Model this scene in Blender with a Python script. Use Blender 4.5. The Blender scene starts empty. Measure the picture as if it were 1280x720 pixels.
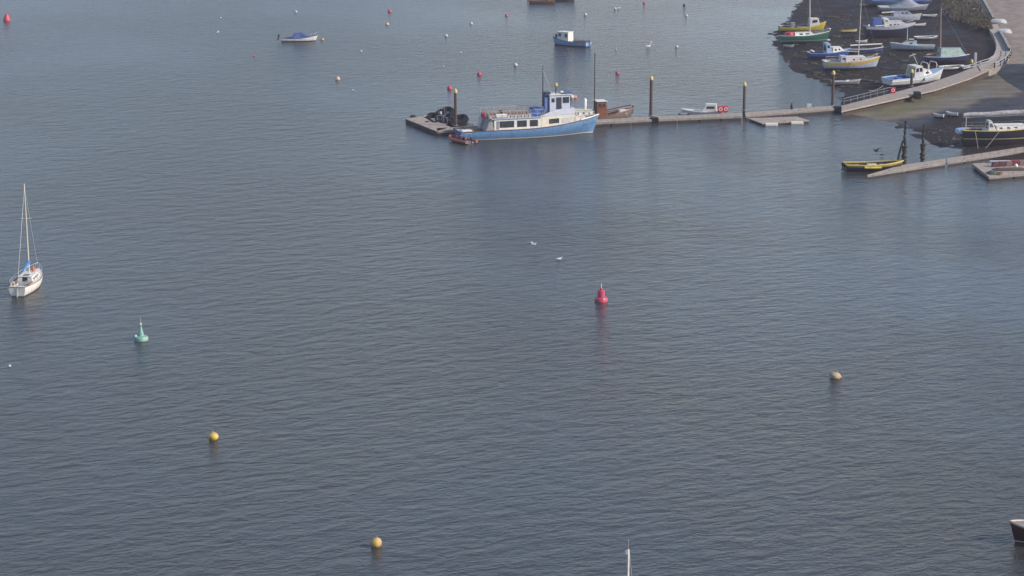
import bpy, bmesh, math, random
from mathutils import Vector, Matrix, noise
R = math.radians
random.seed(7)
scene = bpy.context.scene

# ------------------------------------------------------------------ camera
CAM_H, PITCH, FPX = 55.0, R(12.7), 2960.0
cd = bpy.data.cameras.new("camera"); cam = bpy.data.objects.new("camera", cd)
scene.collection.objects.link(cam); scene.camera = cam
cam.location = (0, 0, CAM_H); cam.rotation_euler = (math.pi/2 - PITCH, 0, 0)
cd.sensor_width = 36; cd.lens = FPX/1280*36; cd.clip_start = 1; cd.clip_end = 12000

# ------------------------------------------------------------------ sky, sun, exposure
SUN_EL = R(30); SUN_AZ = R(108)          # azimuth clockwise from +Y (straight ahead)
w = bpy.data.worlds.new("World"); scene.world = w; w.use_nodes = True
nt = w.node_tree; bg = nt.nodes['Background']
sky = nt.nodes.new('ShaderNodeTexSky'); sky.sky_type = 'NISHITA'; sky.sun_disc = False
sky.sun_elevation = SUN_EL; sky.sun_rotation = SUN_AZ; sky.air_density = 1.0; sky.dust_density = 0.7; sky.ozone_density = 1.2
wb_ = nt.nodes.new('ShaderNodeMix'); wb_.data_type = 'RGBA'; wb_.blend_type = 'MULTIPLY'; wb_.inputs['Factor'].default_value = 1
wb_.inputs['B'].default_value = (.995, .99, 1.05, 1); nt.links.new(sky.outputs[0], wb_.inputs['A']); nt.links.new(wb_.outputs['Result'], bg.inputs[0]); bg.inputs[1].default_value = 0.11
sl = bpy.data.lights.new("sun", 'SUN'); sun = bpy.data.objects.new("sun", sl); scene.collection.objects.link(sun)
sl.energy = 2.9; sl.angle = R(0.6); sl.color = (1.0, 0.90, 0.78)
sdir = Vector((math.sin(SUN_AZ)*math.cos(SUN_EL), math.cos(SUN_AZ)*math.cos(SUN_EL), math.sin(SUN_EL)))
sun.rotation_euler = sdir.to_track_quat('Z', 'Y').to_euler(); sun.location = (300, 0, 200)
vs = scene.view_settings; vs.view_transform = 'Standard'; vs.look = 'None'; vs.gamma = 1; vs.exposure = 0.76
HAZE = 0.00016

# ------------------------------------------------------------------ helpers
def W(px, py, z=0.0):
    "the world point at height z that the photograph shows at (px, py)"
    x = px-640; v = 360-py
    d = Vector((x, FPX*math.cos(PITCH)+v*math.sin(PITCH), -FPX*math.sin(PITCH)+v*math.cos(PITCH)))
    t = (z-CAM_H)/d.z
    return Vector((d.x*t, d.y*t, z))

def link(o, parent=None):
    scene.collection.objects.link(o)
    if parent is not None: o.parent = parent
    return o
def tag(o, label=None, cat=None, group=None, kind=None):
    if label: o['label'] = label
    if cat: o['category'] = cat
    if group: o['group'] = group
    if kind: o['kind'] = kind
    return o
def thing(name, label, cat, loc, rz=0, group=None, rx=0, ry=0):
    o = bpy.data.objects.new(name, None); link(o); o.location = loc
    o.rotation_mode = 'XYZ'; o.rotation_euler = (rx, ry, rz); o.empty_display_size = .3
    return tag(o, label, cat, group)
def copy_thing(src, loc, label=None, rz=None, group=None, scale=None):
    r = src.copy(); scene.collection.objects.link(r); r.location = loc
    if rz is not None: r.rotation_euler = (src.rotation_euler[0], src.rotation_euler[1], rz)
    if scale: r.scale = (scale,)*3
    if label: r['label'] = label
    if group: r['group'] = group
    for ch in list(src.children):
        c = ch.copy(); scene.collection.objects.link(c); c.parent = r
        for g in list(ch.children):
            d = g.copy(); scene.collection.objects.link(d); d.parent = c
    return r

class MB:
    def __init__(s): s.v = []; s.f = []; s.m = []; s.mi = 0
    def add(s, vs_, fs_, mi=None):
        o = len(s.v); s.v += [tuple(p) for p in vs_]
        for f in fs_: s.f.append(tuple(i+o for i in f)); s.m.append(s.mi if mi is None else mi)
        return s
    def box(s, c, d, rz=0, mi=None, taper=1.0):
        x, y, z = d[0]/2, d[1]/2, d[2]/2; cs, sn = math.cos(rz), math.sin(rz); P = []
        for sz in (-1, 1):
            k = taper if sz > 0 else 1
            for sx, sy in ((-1,-1),(1,-1),(1,1),(-1,1)):
                a, b = sx*x*k, sy*y*k
                P.append((c[0]+a*cs-b*sn, c[1]+a*sn+b*cs, c[2]+sz*z))
        return s.add(P, [(3,2,1,0),(4,5,6,7),(0,1,5,4),(1,2,6,5),(2,3,7,6),(3,0,4,7)], mi)
    def hexa(s, P, mi=None):   # 4 bottom ccw, 4 top ccw
        return s.add(P, [(3,2,1,0),(4,5,6,7),(0,1,5,4),(1,2,6,5),(2,3,7,6),(3,0,4,7)], mi)
    def tube(s, pts, r, n=8, mi=None, r2=None):
        pts = [Vector(p) for p in pts]; K = len(pts); rings = []
        for i, p in enumerate(pts):
            d = (pts[min(i+1,K-1)]-pts[max(i-1,0)]).normalized()
            a = d.cross(Vector((0,0,1)));
            if a.length < .05: a = d.cross(Vector((1,0,0)))
            a.normalize(); b = d.cross(a)
            rr = r if r2 is None else r+(r2-r)*i/(K-1)
            rings.append([p+(a*math.cos(2*math.pi*j/n)+b*math.sin(2*math.pi*j/n))*rr for j in range(n)])
        V = [q for ring in rings for q in ring]; F = []
        for i in range(K-1):
            for j in range(n): F.append((i*n+j, i*n+(j+1)%n, (i+1)*n+(j+1)%n, (i+1)*n+j))
        F.append(tuple(range(n-1,-1,-1))); F.append(tuple((K-1)*n+j for j in range(n)))
        return s.add(V, F, mi)
    def lathe(s, prof, c=(0,0,0), n=20, mi=None, sx=1, sy=1):
        V = []; F = []
        for r, z in prof:
            for j in range(n): V.append((c[0]+r*sx*math.cos(2*math.pi*j/n), c[1]+r*sy*math.sin(2*math.pi*j/n), c[2]+z))
        for i in range(len(prof)-1):
            for j in range(n): F.append((i*n+j, i*n+(j+1)%n, (i+1)*n+(j+1)%n, (i+1)*n+j))
        F.append(tuple(range(n-1,-1,-1))); F.append(tuple((len(prof)-1)*n+j for j in range(n)))
        return s.add(V, F, mi)
    def torus(s, c, Rr, r, axis='z', n=20, k=8, mi=None):
        V = []; F = []
        for i in range(n):
            a = 2*math.pi*i/n
            for j in range(k):
                b = 2*math.pi*j/k; rad = Rr+r*math.cos(b); p = (rad*math.cos(a), rad*math.sin(a), r*math.sin(b))
                if axis == 'y': p = (p[0], p[2], p[1])
                if axis == 'x': p = (p[2], p[0], p[1])
                V.append((c[0]+p[0], c[1]+p[1], c[2]+p[2]))
        for i in range(n):
            for j in range(k): F.append((i*k+j, ((i+1)%n)*k+j, ((i+1)%n)*k+(j+1)%k, i*k+(j+1)%k))
        return s.add(V, F, mi)
    def build(s, name, mats, parent=None, smooth=True, bevel=0.0, loc=None):
        me = bpy.data.meshes.new(name); me.from_pydata(s.v, [], s.f); me.update()
        if not isinstance(mats, (list, tuple)): mats = [mats]
        for m in mats: me.materials.append(m)
        for p, mi in zip(me.polygons, s.m): p.material_index = min(mi, len(mats)-1)
        bm = bmesh.new(); bm.from_mesh(me); bmesh.ops.recalc_face_normals(bm, faces=bm.faces); bm.to_mesh(me); bm.free()
        if smooth:
            me.polygons.foreach_set('use_smooth', [True]*len(me.polygons))
            try: me.set_sharp_from_angle(angle=R(35))
            except Exception: pass
        o = bpy.data.objects.new(name, me); link(o, parent)
        if loc is not None: o.location = loc
        if bevel:
            b = o.modifiers.new('bevel', 'BEVEL'); b.width = bevel; b.segments = 2; b.limit_method = 'ANGLE'
        return o

# ------------------------------------------------------------------ materials
_mc = {}
def mat(name, col, rough=.55, var=.18, scale=3.0, spec=.5, metal=0, bump=0.0, dirt=None):
    if name in _mc: return _mc[name]
    m = bpy.data.materials.new(name); m.use_nodes = True; n = m.node_tree; b = n.nodes['Principled BSDF']
    tc = n.nodes.new('ShaderNodeTexCoord'); nz = n.nodes.new('ShaderNodeTexNoise')
    nz.inputs['Scale'].default_value = scale; nz.inputs['Detail'].default_value = 6; nz.inputs['Roughness'].default_value = .65
    n.links.new(tc.outputs['Object'], nz.inputs['Vector'])
    mx = n.nodes.new('ShaderNodeMix'); mx.data_type = 'RGBA'
    rp = n.nodes.new('ShaderNodeValToRGB'); rp.color_ramp.elements[0].position = .35; rp.color_ramp.elements[1].position = .72
    n.links.new(nz.outputs['Fac'], rp.inputs[0]); n.links.new(rp.outputs[0], mx.inputs['Factor'])
    d = dirt if dirt else tuple(c*(1-2*var) for c in col)
    mx.inputs['A'].default_value = (*col, 1); mx.inputs['B'].default_value = (*d, 1)
    n.links.new(mx.outputs['Result'], b.inputs['Base Color'])
    b.inputs['Roughness'].default_value = rough; b.inputs['Metallic'].default_value = metal
    b.inputs['Specular IOR Level'].default_value = spec
    if bump:
        bp = n.nodes.new('ShaderNodeBump'); bp.inputs['Strength'].default_value = bump; bp.inputs['Distance'].default_value = .03
        n.links.new(nz.outputs['Fac'], bp.inputs['Height']); n.links.new(bp.outputs[0], b.inputs['Normal'])
    _mc[name] = m; return m
def hull_mat(name, top, bottom, stripe=None, zs=0.02, zt=0.14, rough=.35):
    "topside paint above the waterline, boot stripe, weedy antifouling below"
    if name in _mc: return _mc[name]
    m = bpy.data.materials.new(name); m.use_nodes = True; n = m.node_tree; b = n.nodes['Principled BSDF']
    tc = n.nodes.new('ShaderNodeTexCoord'); sp = n.nodes.new('ShaderNodeSeparateXYZ'); n.links.new(tc.outputs['Object'], sp.inputs[0])
    nz = n.nodes.new('ShaderNodeTexNoise'); nz.inputs['Scale'].default_value = 2.5; nz.inputs['Detail'].default_value = 6
    mp = n.nodes.new('ShaderNodeMapping'); mp.inputs['Scale'].default_value = (1, 1, .35)
    n.links.new(tc.outputs['Object'], mp.inputs[0]); n.links.new(mp.outputs[0], nz.inputs['Vector'])
    def mix(fac, A, B):
        mx = n.nodes.new('ShaderNodeMix'); mx.data_type = 'RGBA'
        for k, v in (('A', A), ('B', B)):
            if isinstance(v, tuple): mx.inputs[k].default_value = (*v, 1)
            else: n.links.new(v, mx.inputs[k])
        n.links.new(fac, mx.inputs['Factor']); return mx.outputs['Result']
    def gt(sock, thr):
        q = n.nodes.new('ShaderNodeMath'); q.operation = 'GREATER_THAN'; n.links.new(sock, q.inputs[0]); q.inputs[1].default_value = thr; return q.outputs[0]
    rp = n.nodes.new('ShaderNodeValToRGB'); rp.color_ramp.elements[0].position = .45; rp.color_ramp.elements[1].position = .8
    n.links.new(nz.outputs['Fac'], rp.inputs[0])
    topc = mix(rp.outputs[0], top, tuple(c*.62+.01 for c in top))
    if stripe is None: stripe = bottom
    c = mix(gt(sp.outputs['Z'], zs), bottom, stripe); c = mix(gt(sp.outputs['Z'], zt), c, topc)
    n.links.new(c, b.inputs['Base Color']); b.inputs['Roughness'].default_value = rough
    _mc[name] = m; return m

WHITE = mat('white gelcoat', (.72,.69,.63), .35, .12); CREAM = mat('cream paint', (.60,.565,.47), .45, .12)
OFFW = mat('weathered white', (.50,.50,.50), .6, .22); GREY = mat('grey paint', (.22,.23,.25), .6, .2)
PALEBLUE = mat('pale blue paint', (.30,.42,.58), .45, .15); BLUE = mat('blue canvas', (.05,.10,.30), .75, .2)
BRIGHTBLUE = mat('bright blue sailcover', (.05,.20,.50), .7, .2)
NAVY = mat('navy paint', (.015,.02,.06), .4, .2); BLACK = mat('black rubber', (.012,.012,.014), .75, .2, spec=.25)
DARK = mat('dark interior', (.03,.03,.035), .8, .3); GLASS = mat('dark window glass', (.02,.025,.03), .08, .1, spec=.8)
RED = mat('red paint', (.55,.02,.05), .4, .15); ORANGE = mat('orange rubber', (.62,.20,.10), .55, .2)
YELLOW = mat('yellow paint', (.62,.44,.04), .5, .2, dirt=(.35,.22,.05)); TEAK = mat('teak', (.26,.16,.09), .6, .25, 8)
WOOD = mat('brown varnished wood', (.20,.065,.025), .35, .25, 6); RAIL = mat('steel rail', (.55,.55,.56), .35, .1, metal=.6)
MASTC = mat('cream spar', (.62,.54,.42), .4, .1); ALU = mat('grey alloy spar', (.40,.38,.36), .4, .1, metal=.3)
DARKMAST = mat('dark brown spar', (.05,.03,.025), .5, .2); ROPE = mat('pale rope', (.42,.38,.32), .9, .2)
TARP = mat('grey tarpaulin', (.27,.29,.36), .8, .25, 2); _ = 0; GREENTARP = mat('pale green tarpaulin', (.33,.45,.42), .75, .25, 2)
PILE = mat('tarred timber pile', (.045,.028,.022), .85, .35, 4, bump=.5); PILEW = mat('weedy timber', (.028,.03,.022), .9, .3, 4, bump=.5)
CAP = mat('yellow pile cap', (.60,.45,.13), .5, .15); WEED = mat('brown seaweed', (.045,.045,.02), .8, .4, 2, bump=.6)

# ------------------------------------------------------------------ terrain
SH = [(1030,-90),(1012,-40),(1003,0),(996,12),(985,25),(967,36),(961,46),(966,60),(973,72),(985,82),(1000,93),(1020,103),(1045,112),
      (1054,124),(1057,136),(1060,143),(1085,148),(1118,153),(1136,161),(1152,172),(1175,180),(1192,187),(1215,193),(1245,200),(1300,206),(1400,214)]
SHW = [W(*p).xy for p in SH]
def seg_dist(p, a, b):
    ab = b-a; t = max(0, min(1, (p-a).dot(ab)/ab.length_squared)); return (p-(a+ab*t)).length
POLY = SHW + [Vector((420, SHW[-1].y)), Vector((420, 1100)), Vector((SHW[0].x, 1100))]
def inside(p, poly):
    c = False; j = len(poly)-1
    for i in range(len(poly)):
        a, b = poly[i], poly[j]
        if (a.y > p.y) != (b.y > p.y) and p.x < (b.x-a.x)*(p.y-a.y)/(b.y-a.y)+a.x: c = not c
        j = i
    return c
def base_height(x, y):
    p = Vector((x, y)); d = min(seg_dist(p, SHW[i], SHW[i+1]) for i in range(len(SHW)-1))
    if not inside(p, POLY): return max(-2.5, -.05*d)
    return min(2.0, .042*d)
def height(x, y):
    n1 = noise.noise(Vector((x*.10, y*.06, 1.3))); n2 = noise.noise(Vector((x*.45, y*.25, 4.1))); n3 = noise.noise(Vector((x*1.3, y*.9, 8.1)))
    b = base_height(x, y); k = max(.15, 1-max(0, b-.9)/1.0)
    return b + k*(.10*n1+.10*n2+.09*n3)
def Wg(px, py):
    z = 0
    for _ in range(6):
        q = W(px, py, z); z = .5*z+.5*max(0, base_height(q.x, q.y))
    q.z = z; return q
def poly_mask(p, poly, soft):
    d = min(seg_dist(p, poly[i], poly[(i+1) % len(poly)]) for i in range(len(poly)))
    s = d if inside(p, poly) else -d
    return max(0, min(1, .5+s/soft/2))

SANDP = [Wg(*p).xy for p in [(1050,144),(1090,136),(1150,121),(1190,110),(1235,96),(1262,70),(1400,50),(1400,108),(1280,117),(1225,126),(1185,136),(1160,144),(1135,151),(1118,153),(1085,148)]]
WETP = [Wg(*p).xy for p in [(1118,153),(1135,151),(1160,144),(1185,136),(1225,126),(1280,117),(1400,108),(1400,136),(1280,141),(1215,143),(1170,150),(1136,159)]]
ALGP = [Wg(*p).xy for p in [(1090,136),(1150,121),(1190,110),(1225,100),(1230,105),(1180,122),(1140,140),(1110,148),(1085,146)]]
ROADP = [Wg(*p).xy for p in [(1216,-60),(1228,0),(1244,28),(1263,62),(1262,75),(1245,90),(1290,90),(1400,90),(1400,-60)]]
BANKP = [Wg(*p).xy for p in [(1168,-30),(1172,0),(1180,18),(1192,30),(1222,40),(1243,42),(1236,24),(1215,0),(1205,-30)]]

def terrain():
    x0, x1, y0, y1 = 50, 262, 285, 760
    step = .9; nx = int((x1-x0)/step); ny = int((y1-y0)/1.25)
    V = []; S = []; Wt = []; A = []; Rd = []; Bk = []
    for j in range(ny+1):
        y = y0+(y1-y0)*j/ny
        for i in range(nx+1):
            x = x0+(x1-x0)*i/nx; p = Vector((x, y))
            z = height(x, y)
            if z > -.6:
                jt = Vector((x+1.5*noise.noise(Vector((x*.3, y*.2, 7))), y+5*noise.noise(Vector((x*.2, y*.12, 9)))))
                s = poly_mask(jt, SANDP, 1.2); wv = poly_mask(jt, WETP, 1.5); a = poly_mask(jt, ALGP, 2.5)
                rd = poly_mask(p, ROADP, .6); bk = poly_mask(jt, BANKP, 1.2)
            else: s = wv = a = rd = bk = 0
            z += bk*(1.0+.5*noise.noise(Vector((x*.35, y*.2, 3)))+.25*noise.noise(Vector((x*1.1, y*.8, 5))))
            V.append((x, y, z)); S.append(s); Wt.append(wv); A.append(a); Rd.append(rd); Bk.append(bk)
    F = []
    for j in range(ny):
        for i in range(nx):
            a = j*(nx+1)+i; F.append((a, a+1, a+nx+2, a+nx+1))
    me = bpy.data.meshes.new('mudflat'); me.from_pydata(V, [], F); me.update()
    for nm, L_ in (('sand', S), ('wet', Wt), ('algae', A), ('road', Rd), ('bank', Bk)):
        at = me.attributes.new(nm, 'FLOAT', 'POINT'); at.data.foreach_set('value', L_)
    me.polygons.foreach_set('use_smooth', [True]*len(me.polygons))
    m = bpy.data.materials.new('mud and sand'); m.use_nodes = True; n = m.node_tree; b = n.nodes['Principled BSDF']
    tc = n.nodes.new('ShaderNodeTexCoord')
    def nz(sc, det=7, st=(1,1,1)):
        mp = n.nodes.new('ShaderNodeMapping'); mp.inputs['Scale'].default_value = st
        q = n.nodes.new('ShaderNodeTexNoise'); q.inputs['Scale'].default_value = sc; q.inputs['Detail'].default_value = det; q.inputs['Roughness'].default_value = .62
        n.links.new(tc.outputs['Object'], mp.inputs[0]); n.links.new(mp.outputs[0], q.inputs['Vector']); return q.outputs['Fac']
    def ramp(f, stops):
        r_ = n.nodes.new('ShaderNodeValToRGB'); e = r_.color_ramp.elements
        while len(e) < len(stops): e.new(.5)
        for k, (p, c) in zip(e, stops): k.position = p; k.color = (*c, 1)
        n.links.new(f, r_.inputs[0]); return r_.outputs[0]
    def mix(f, A_, B_):
        mx = n.nodes.new('ShaderNodeMix'); mx.data_type = 'RGBA'; n.links.new(f, mx.inputs['Factor']); n.links.new(A_, mx.inputs['A']); n.links.new(B_, mx.inputs['B']); return mx.outputs['Result']
    def attr(k):
        q = n.nodes.new('ShaderNodeAttribute'); q.attribute_name = k; return q.outputs['Fac']
    big = nz(.22, 8, (1,.45,1)); fine = nz(1.6, 8); str_ = nz(.35, 6, (.35,1.2,1))
    mud = ramp(big, [(.30,(.006,.006,.007)),(.45,(.011,.009,.009)),(.56,(.036,.022,.015)),(.66,(.020,.019,.011)),(.80,(.06,.052,.045))])
    mudf = ramp(fine, [(.3,(.005,.005,.006)),(.55,(.014,.012,.011)),(.72,(.045,.037,.03)),(.85,(.11,.10,.085))])
    half = n.nodes.new('ShaderNodeValue'); half.outputs[0].default_value = .42
    c = mix(half.outputs[0], mud, mudf)
    sand = ramp(str_, [(.3,(.10,.085,.06)),(.5,(.16,.14,.11)),(.7,(.21,.18,.145))])
    alg = ramp(fine, [(.35,(.10,.10,.035)),(.6,(.15,.14,.07)),(.8,(.21,.18,.12))])
    wet = ramp(str_, [(.3,(.030,.034,.045)),(.55,(.055,.058,.065)),(.75,(.10,.095,.085))])
    road = ramp(nz(.5, 7, (1,.4,1)), [(.3,(.175,.14,.115)),(.55,(.26,.215,.175)),(.75,(.31,.265,.22))])
    bank = ramp(nz(.9, 8), [(.3,(.020,.018,.012)),(.5,(.055,.046,.022)),(.62,(.10,.078,.04)),(.8,(.15,.12,.08))])
    c = mix(attr('wet'), c, wet); c = mix(attr('sand'), c, sand)
    am = n.nodes.new('ShaderNodeMath'); am.operation = 'MULTIPLY'; n.links.new(attr('algae'), am.inputs[0]); am.inputs[1].default_value = .75
    c = mix(am.outputs[0], c, alg); c = mix(attr('bank'), c, bank); c = mix(attr('road'), c, road)
    n.links.new(c, b.inputs['Base Color'])
    rr = n.nodes.new('ShaderNodeMapRange'); rr.inputs['From Min'].default_value = .42; rr.inputs['From Max'].default_value = .55
    rr.inputs['To Min'].default_value = .6; rr.inputs['To Max'].default_value = .95; b.inputs['Specular IOR Level'].default_value = .12
    n.links.new(big, rr.inputs[0]); n.links.new(rr.outputs[0], b.inputs['Roughness'])
    bp = n.nodes.new('ShaderNodeBump'); bp.inputs['Strength'].default_value = .6; bp.inputs['Distance'].default_value = .12
    n.links.new(fine, bp.inputs['Height']); n.links.new(bp.outputs[0], b.inputs['Normal'])
    me.materials.append(m); o = bpy.data.objects.new('mudflat', me); link(o); o['kind'] = 'structure'
terrain()

# ------------------------------------------------------------------ water
def water():
    m = bpy.data.materials.new('estuary water'); m.use_nodes = True; n = m.node_tree; b = n.nodes['Principled BSDF']
    b.inputs['Base Color'].default_value = (.040,.041,.038,1); b.inputs['IOR'].default_value = 1.33
    tc = n.nodes.new('ShaderNodeTexCoord')
    def nz(sc, st, rot, det=3, ro=.5, dist=0):
        mp = n.nodes.new('ShaderNodeMapping'); mp.vector_type = 'TEXTURE'; mp.inputs['Scale'].default_value = st; mp.inputs['Rotation'].default_value = (0,0,R(rot))
        q = n.nodes.new('ShaderNodeTexNoise'); q.inputs['Scale'].default_value = sc; q.inputs['Detail'].default_value = det; q.inputs['Roughness'].default_value = ro; q.inputs['Distortion'].default_value = dist
        n.links.new(tc.outputs['Object'], mp.inputs[0]); n.links.new(mp.outputs[0], q.inputs['Vector']); return q.outputs['Fac']
    def M(op, a, b_):
        q = n.nodes.new('ShaderNodeMath'); q.operation = op
        for i, v in enumerate((a, b_)):
            if isinstance(v, (int, float)): q.inputs[i].default_value = v
            else: n.links.new(v, q.inputs[i])
        return q.outputs[0]
    swell = nz(.50, (1.8,1,1), 33, 3, .5, .3); chop = nz(1.1, (1.7,1,1), 20, 4, .55, .4); rip = nz(3.2, (1.4,1,1), -8, 3, .6)
    patch = nz(.020, (1,1.8,1), 20, 4, .55)
    pr = n.nodes.new('ShaderNodeMapRange'); pr.interpolation_type = 'SMOOTHSTEP'; pr.inputs['From Min'].default_value = .38; pr.inputs['From Max'].default_value = .62
    pr.inputs['To Min'].default_value = .52; pr.inputs['To Max'].default_value = 1.2; n.links.new(patch, pr.inputs[0])
    h = M('ADD', M('MULTIPLY', swell, .38), M('ADD', M('MULTIPLY', chop, .27), M('MULTIPLY', rip, .09)))
    h = M('SUBTRACT', h, .375)
    bp = n.nodes.new('ShaderNodeBump'); bp.inputs['Distance'].default_value = 1.0
    sx = n.nodes.new('ShaderNodeSeparateXYZ'); n.links.new(tc.outputs['Object'], sx.inputs[0])
    # open water to the left is wind ruffled, the shallows off the pier are sheltered
    wd_ = n.nodes.new('ShaderNodeMapRange'); wd_.interpolation_type = 'SMOOTHSTEP'; wd_.inputs['From Min'].default_value = 36; wd_.inputs['From Max'].default_value = -48
    wd_.inputs['To Min'].default_value = 0; wd_.inputs['To Max'].default_value = 1; n.links.new(sx.outputs['X'], wd_.inputs[0])
    lee = n.nodes.new('ShaderNodeMapRange'); lee.interpolation_type = 'SMOOTHSTEP'; lee.inputs['From Min'].default_value = 8; lee.inputs['From Max'].default_value = 80
    lee.inputs['To Min'].default_value = 1.0; lee.inputs['To Max'].default_value = .34; n.links.new(sx.outputs['X'], lee.inputs[0])
    n.links.new(M('MULTIPLY', h, M('MULTIPLY', pr.outputs[0], lee.outputs[0])), bp.inputs['Height'])
    rg = n.nodes.new('ShaderNodeMapRange'); rg.inputs['From Min'].default_value = 0; rg.inputs['From Max'].default_value = 1
    rg.inputs['To Min'].default_value = .11; rg.inputs['To Max'].default_value = .262; n.links.new(wd_.outputs[0], rg.inputs[0]); bp.inputs['Strength'].default_value = 1.0
    n.links.new(bp.outputs[0], b.inputs['Normal'])
    n.links.new(rg.outputs[0], b.inputs['Roughness'])
    mb = MB(); X, Y = 2500, 4000
    gx = [-2500,-1200,-600]+[-300+20*i for i in range(31)]+[600,1200,2500]; gy = [-300,0,80]+[100+20*i for i in range(36)]+[1200,2000,4000]
    mb.add([(x,y,0) for y in gy for x in gx], [(j*len(gx)+i, j*len(gx)+i+1, (j+1)*len(gx)+i+1, (j+1)*len(gx)+i) for j in range(len(gy)-1) for i in range(len(gx)-1)])
    o = mb.build('water', m, smooth=False); o['kind'] = 'structure'
water()

# ------------------------------------------------------------------ quay, causeway
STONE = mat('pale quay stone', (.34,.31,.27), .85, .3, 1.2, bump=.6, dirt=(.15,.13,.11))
CONC = mat('light tan concrete', (.38,.32,.26), .85, .15, .8, bump=.3, dirt=(.28,.235,.19))  # light tan surface for the promenade top
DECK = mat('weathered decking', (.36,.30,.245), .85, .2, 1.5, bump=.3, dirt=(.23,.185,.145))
PSIDE = mat('pontoon side timber', (.25,.22,.20), .85, .25, 1.5, dirt=(.12,.10,.10))
FLOATM = mat('black pontoon float', (.02,.02,.022), .7, .3)
def prism(poly, z0, z1, mi=0, mb=None):
    mb = mb or MB(); k = len(poly)
    mb.add([(p[0],p[1],z0) for p in poly]+[(p[0],p[1],(z1 if not callable(z1) else z1(p))) for p in poly],
           [tuple(range(k-1,-1,-1)), tuple(range(k,2*k))]+[(i,(i+1)%k,(i+1)%k+k,i+k) for i in range(k)], mi)
    return mb
ZQ = 2.5
qp = [W(px,py,ZQ) for px,py in [(1188,-40),(1203,0),(1217,14),(1232,30),(1243,46),(1246,58),(1243,68),(1236,75),(1222,82),(1226,88),(1243,86),(1257,78),(1263,66),(1259,52),(1252,40),(1244,25),(1236,10),(1229,-3),(1222,-40)]]
k = len(qp)
mb = MB()
half_ = (k-1)//2
L_ = qp[:9]; Rr_ = qp[9:][::-1]
def resamp(pts, nn):
    d = [0]
    for a, b in zip(pts, pts[1:]): d.append(d[-1]+(b-a).length)
    out = []
    for i in range(nn):
        t = d[-1]*i/(nn-1); j = 0
        while j < len(d)-2 and d[j+1] < t: j += 1
        out.append(pts[j].lerp(pts[j+1], (t-d[j])/(d[j+1]-d[j])))
    return out
A_ = resamp(L_, 26); B_ = resamp(Rr_, 26)
for i in range(25):
    mb.hexa([(A_[i].x,A_[i].y,-.5),(A_[i+1].x,A_[i+1].y,-.5),(B_[i+1].x,B_[i+1].y,-.5),(B_[i].x,B_[i].y,-.5),
             (A_[i].x,A_[i].y,ZQ),(A_[i+1].x,A_[i+1].y,ZQ),(B_[i+1].x,B_[i+1].y,ZQ),(B_[i].x,B_[i].y,ZQ)][::1])
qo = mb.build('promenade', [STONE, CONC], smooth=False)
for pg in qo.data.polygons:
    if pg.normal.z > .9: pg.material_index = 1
qo['kind'] = 'structure'
# low parapet wall along the road edge
def ribbon_wall(pts, th, z0, z1, mb):
    for a, b in zip(pts, pts[1:]):
        d = (b-a).xy.normalized(); nrm = Vector((-d.y, d.x))*th/2
        mb.hexa([(a.x-nrm.x,a.y-nrm.y,z0),(b.x-nrm.x,b.y-nrm.y,z0),(b.x+nrm.x,b.y+nrm.y,z0),(a.x+nrm.x,a.y+nrm.y,z0),
                 (a.x-nrm.x,a.y-nrm.y,z1),(b.x-nrm.x,b.y-nrm.y,z1),(b.x+nrm.x,b.y+nrm.y,z1),(a.x+nrm.x,a.y+nrm.y,z1)])
def wall(pxs, label, z0=ZQ, h=.5):
    pts = resamp([W(px,py,ZQ) for px,py in pxs], 9); mb = MB(); ribbon_wall(pts, .4, z0-.3, z0+h, mb)
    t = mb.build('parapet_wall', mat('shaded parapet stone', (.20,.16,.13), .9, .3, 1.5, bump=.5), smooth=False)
    mb = MB(); ribbon_wall(pts, .5, z0+h+.002, z0+h+.1, mb); mb.build('coping', STONE, t, smooth=False)
    tag(t, label, 'wall'); return t
wall([(1222,-25),(1228,0),(1236,14),(1242,25)], 'low stone parapet wall along the road, the stretch running out of the top of the picture')
wall([(1250,42),(1256,52),(1262,64)], 'short stone parapet wall between the lower white upturned dinghy and the pier railing')

# causeway / pier from quay to the floating pontoons
def strip(near, far, ztop, zbot, mb, mi=0, n=12):
    A = resamp([Vector((p.x,p.y,zz)) for p, zz in near], n); B = resamp([Vector((p.x,p.y,zz)) for p, zz in far], n)
    for i in range(n-1):
        a, b, c, d = A[i], A[i+1], B[i+1], B[i]
        mb.hexa([(a.x,a.y,a.z-zbot),(b.x,b.y,b.z-zbot),(c.x,c.y,c.z-zbot),(d.x,d.y,d.z-zbot),(a.x,a.y,a.z),(b.x,b.y,b.z),(c.x,c.y,c.z),(d.x,d.y,d.z)], mi)
def PZ(px, py, z): return (W(px, py, z), z)
pier = thing('pier', 'long concrete pier curving up from the pontoons to the promenade', 'pier', W(1140,120,0))
def child(o, root):
    o.parent = root; o.matrix_parent_inverse = Matrix.Translation(root.location).inverted() @ Matrix.Identity(4) if False else Matrix()
    o.location = Vector(o.location)-root.location; return o
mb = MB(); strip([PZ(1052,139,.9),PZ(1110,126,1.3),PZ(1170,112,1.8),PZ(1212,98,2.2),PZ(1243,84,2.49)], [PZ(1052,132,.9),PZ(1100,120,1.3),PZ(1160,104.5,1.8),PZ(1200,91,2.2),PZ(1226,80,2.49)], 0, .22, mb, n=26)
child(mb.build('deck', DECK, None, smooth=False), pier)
mb = MB(); strip([PZ(1054,139.6,.66),PZ(1110,126.6,1.06),PZ(1170,112.6,1.56),PZ(1212,98.6,1.96),PZ(1243,85,2.2)], [PZ(1054,135.0,.66),PZ(1100,121.5,1.06),PZ(1160,107,1.56),PZ(1200,94,1.96),PZ(1228,84,2.2)], 0, 2.4, mb, n=26)
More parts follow.
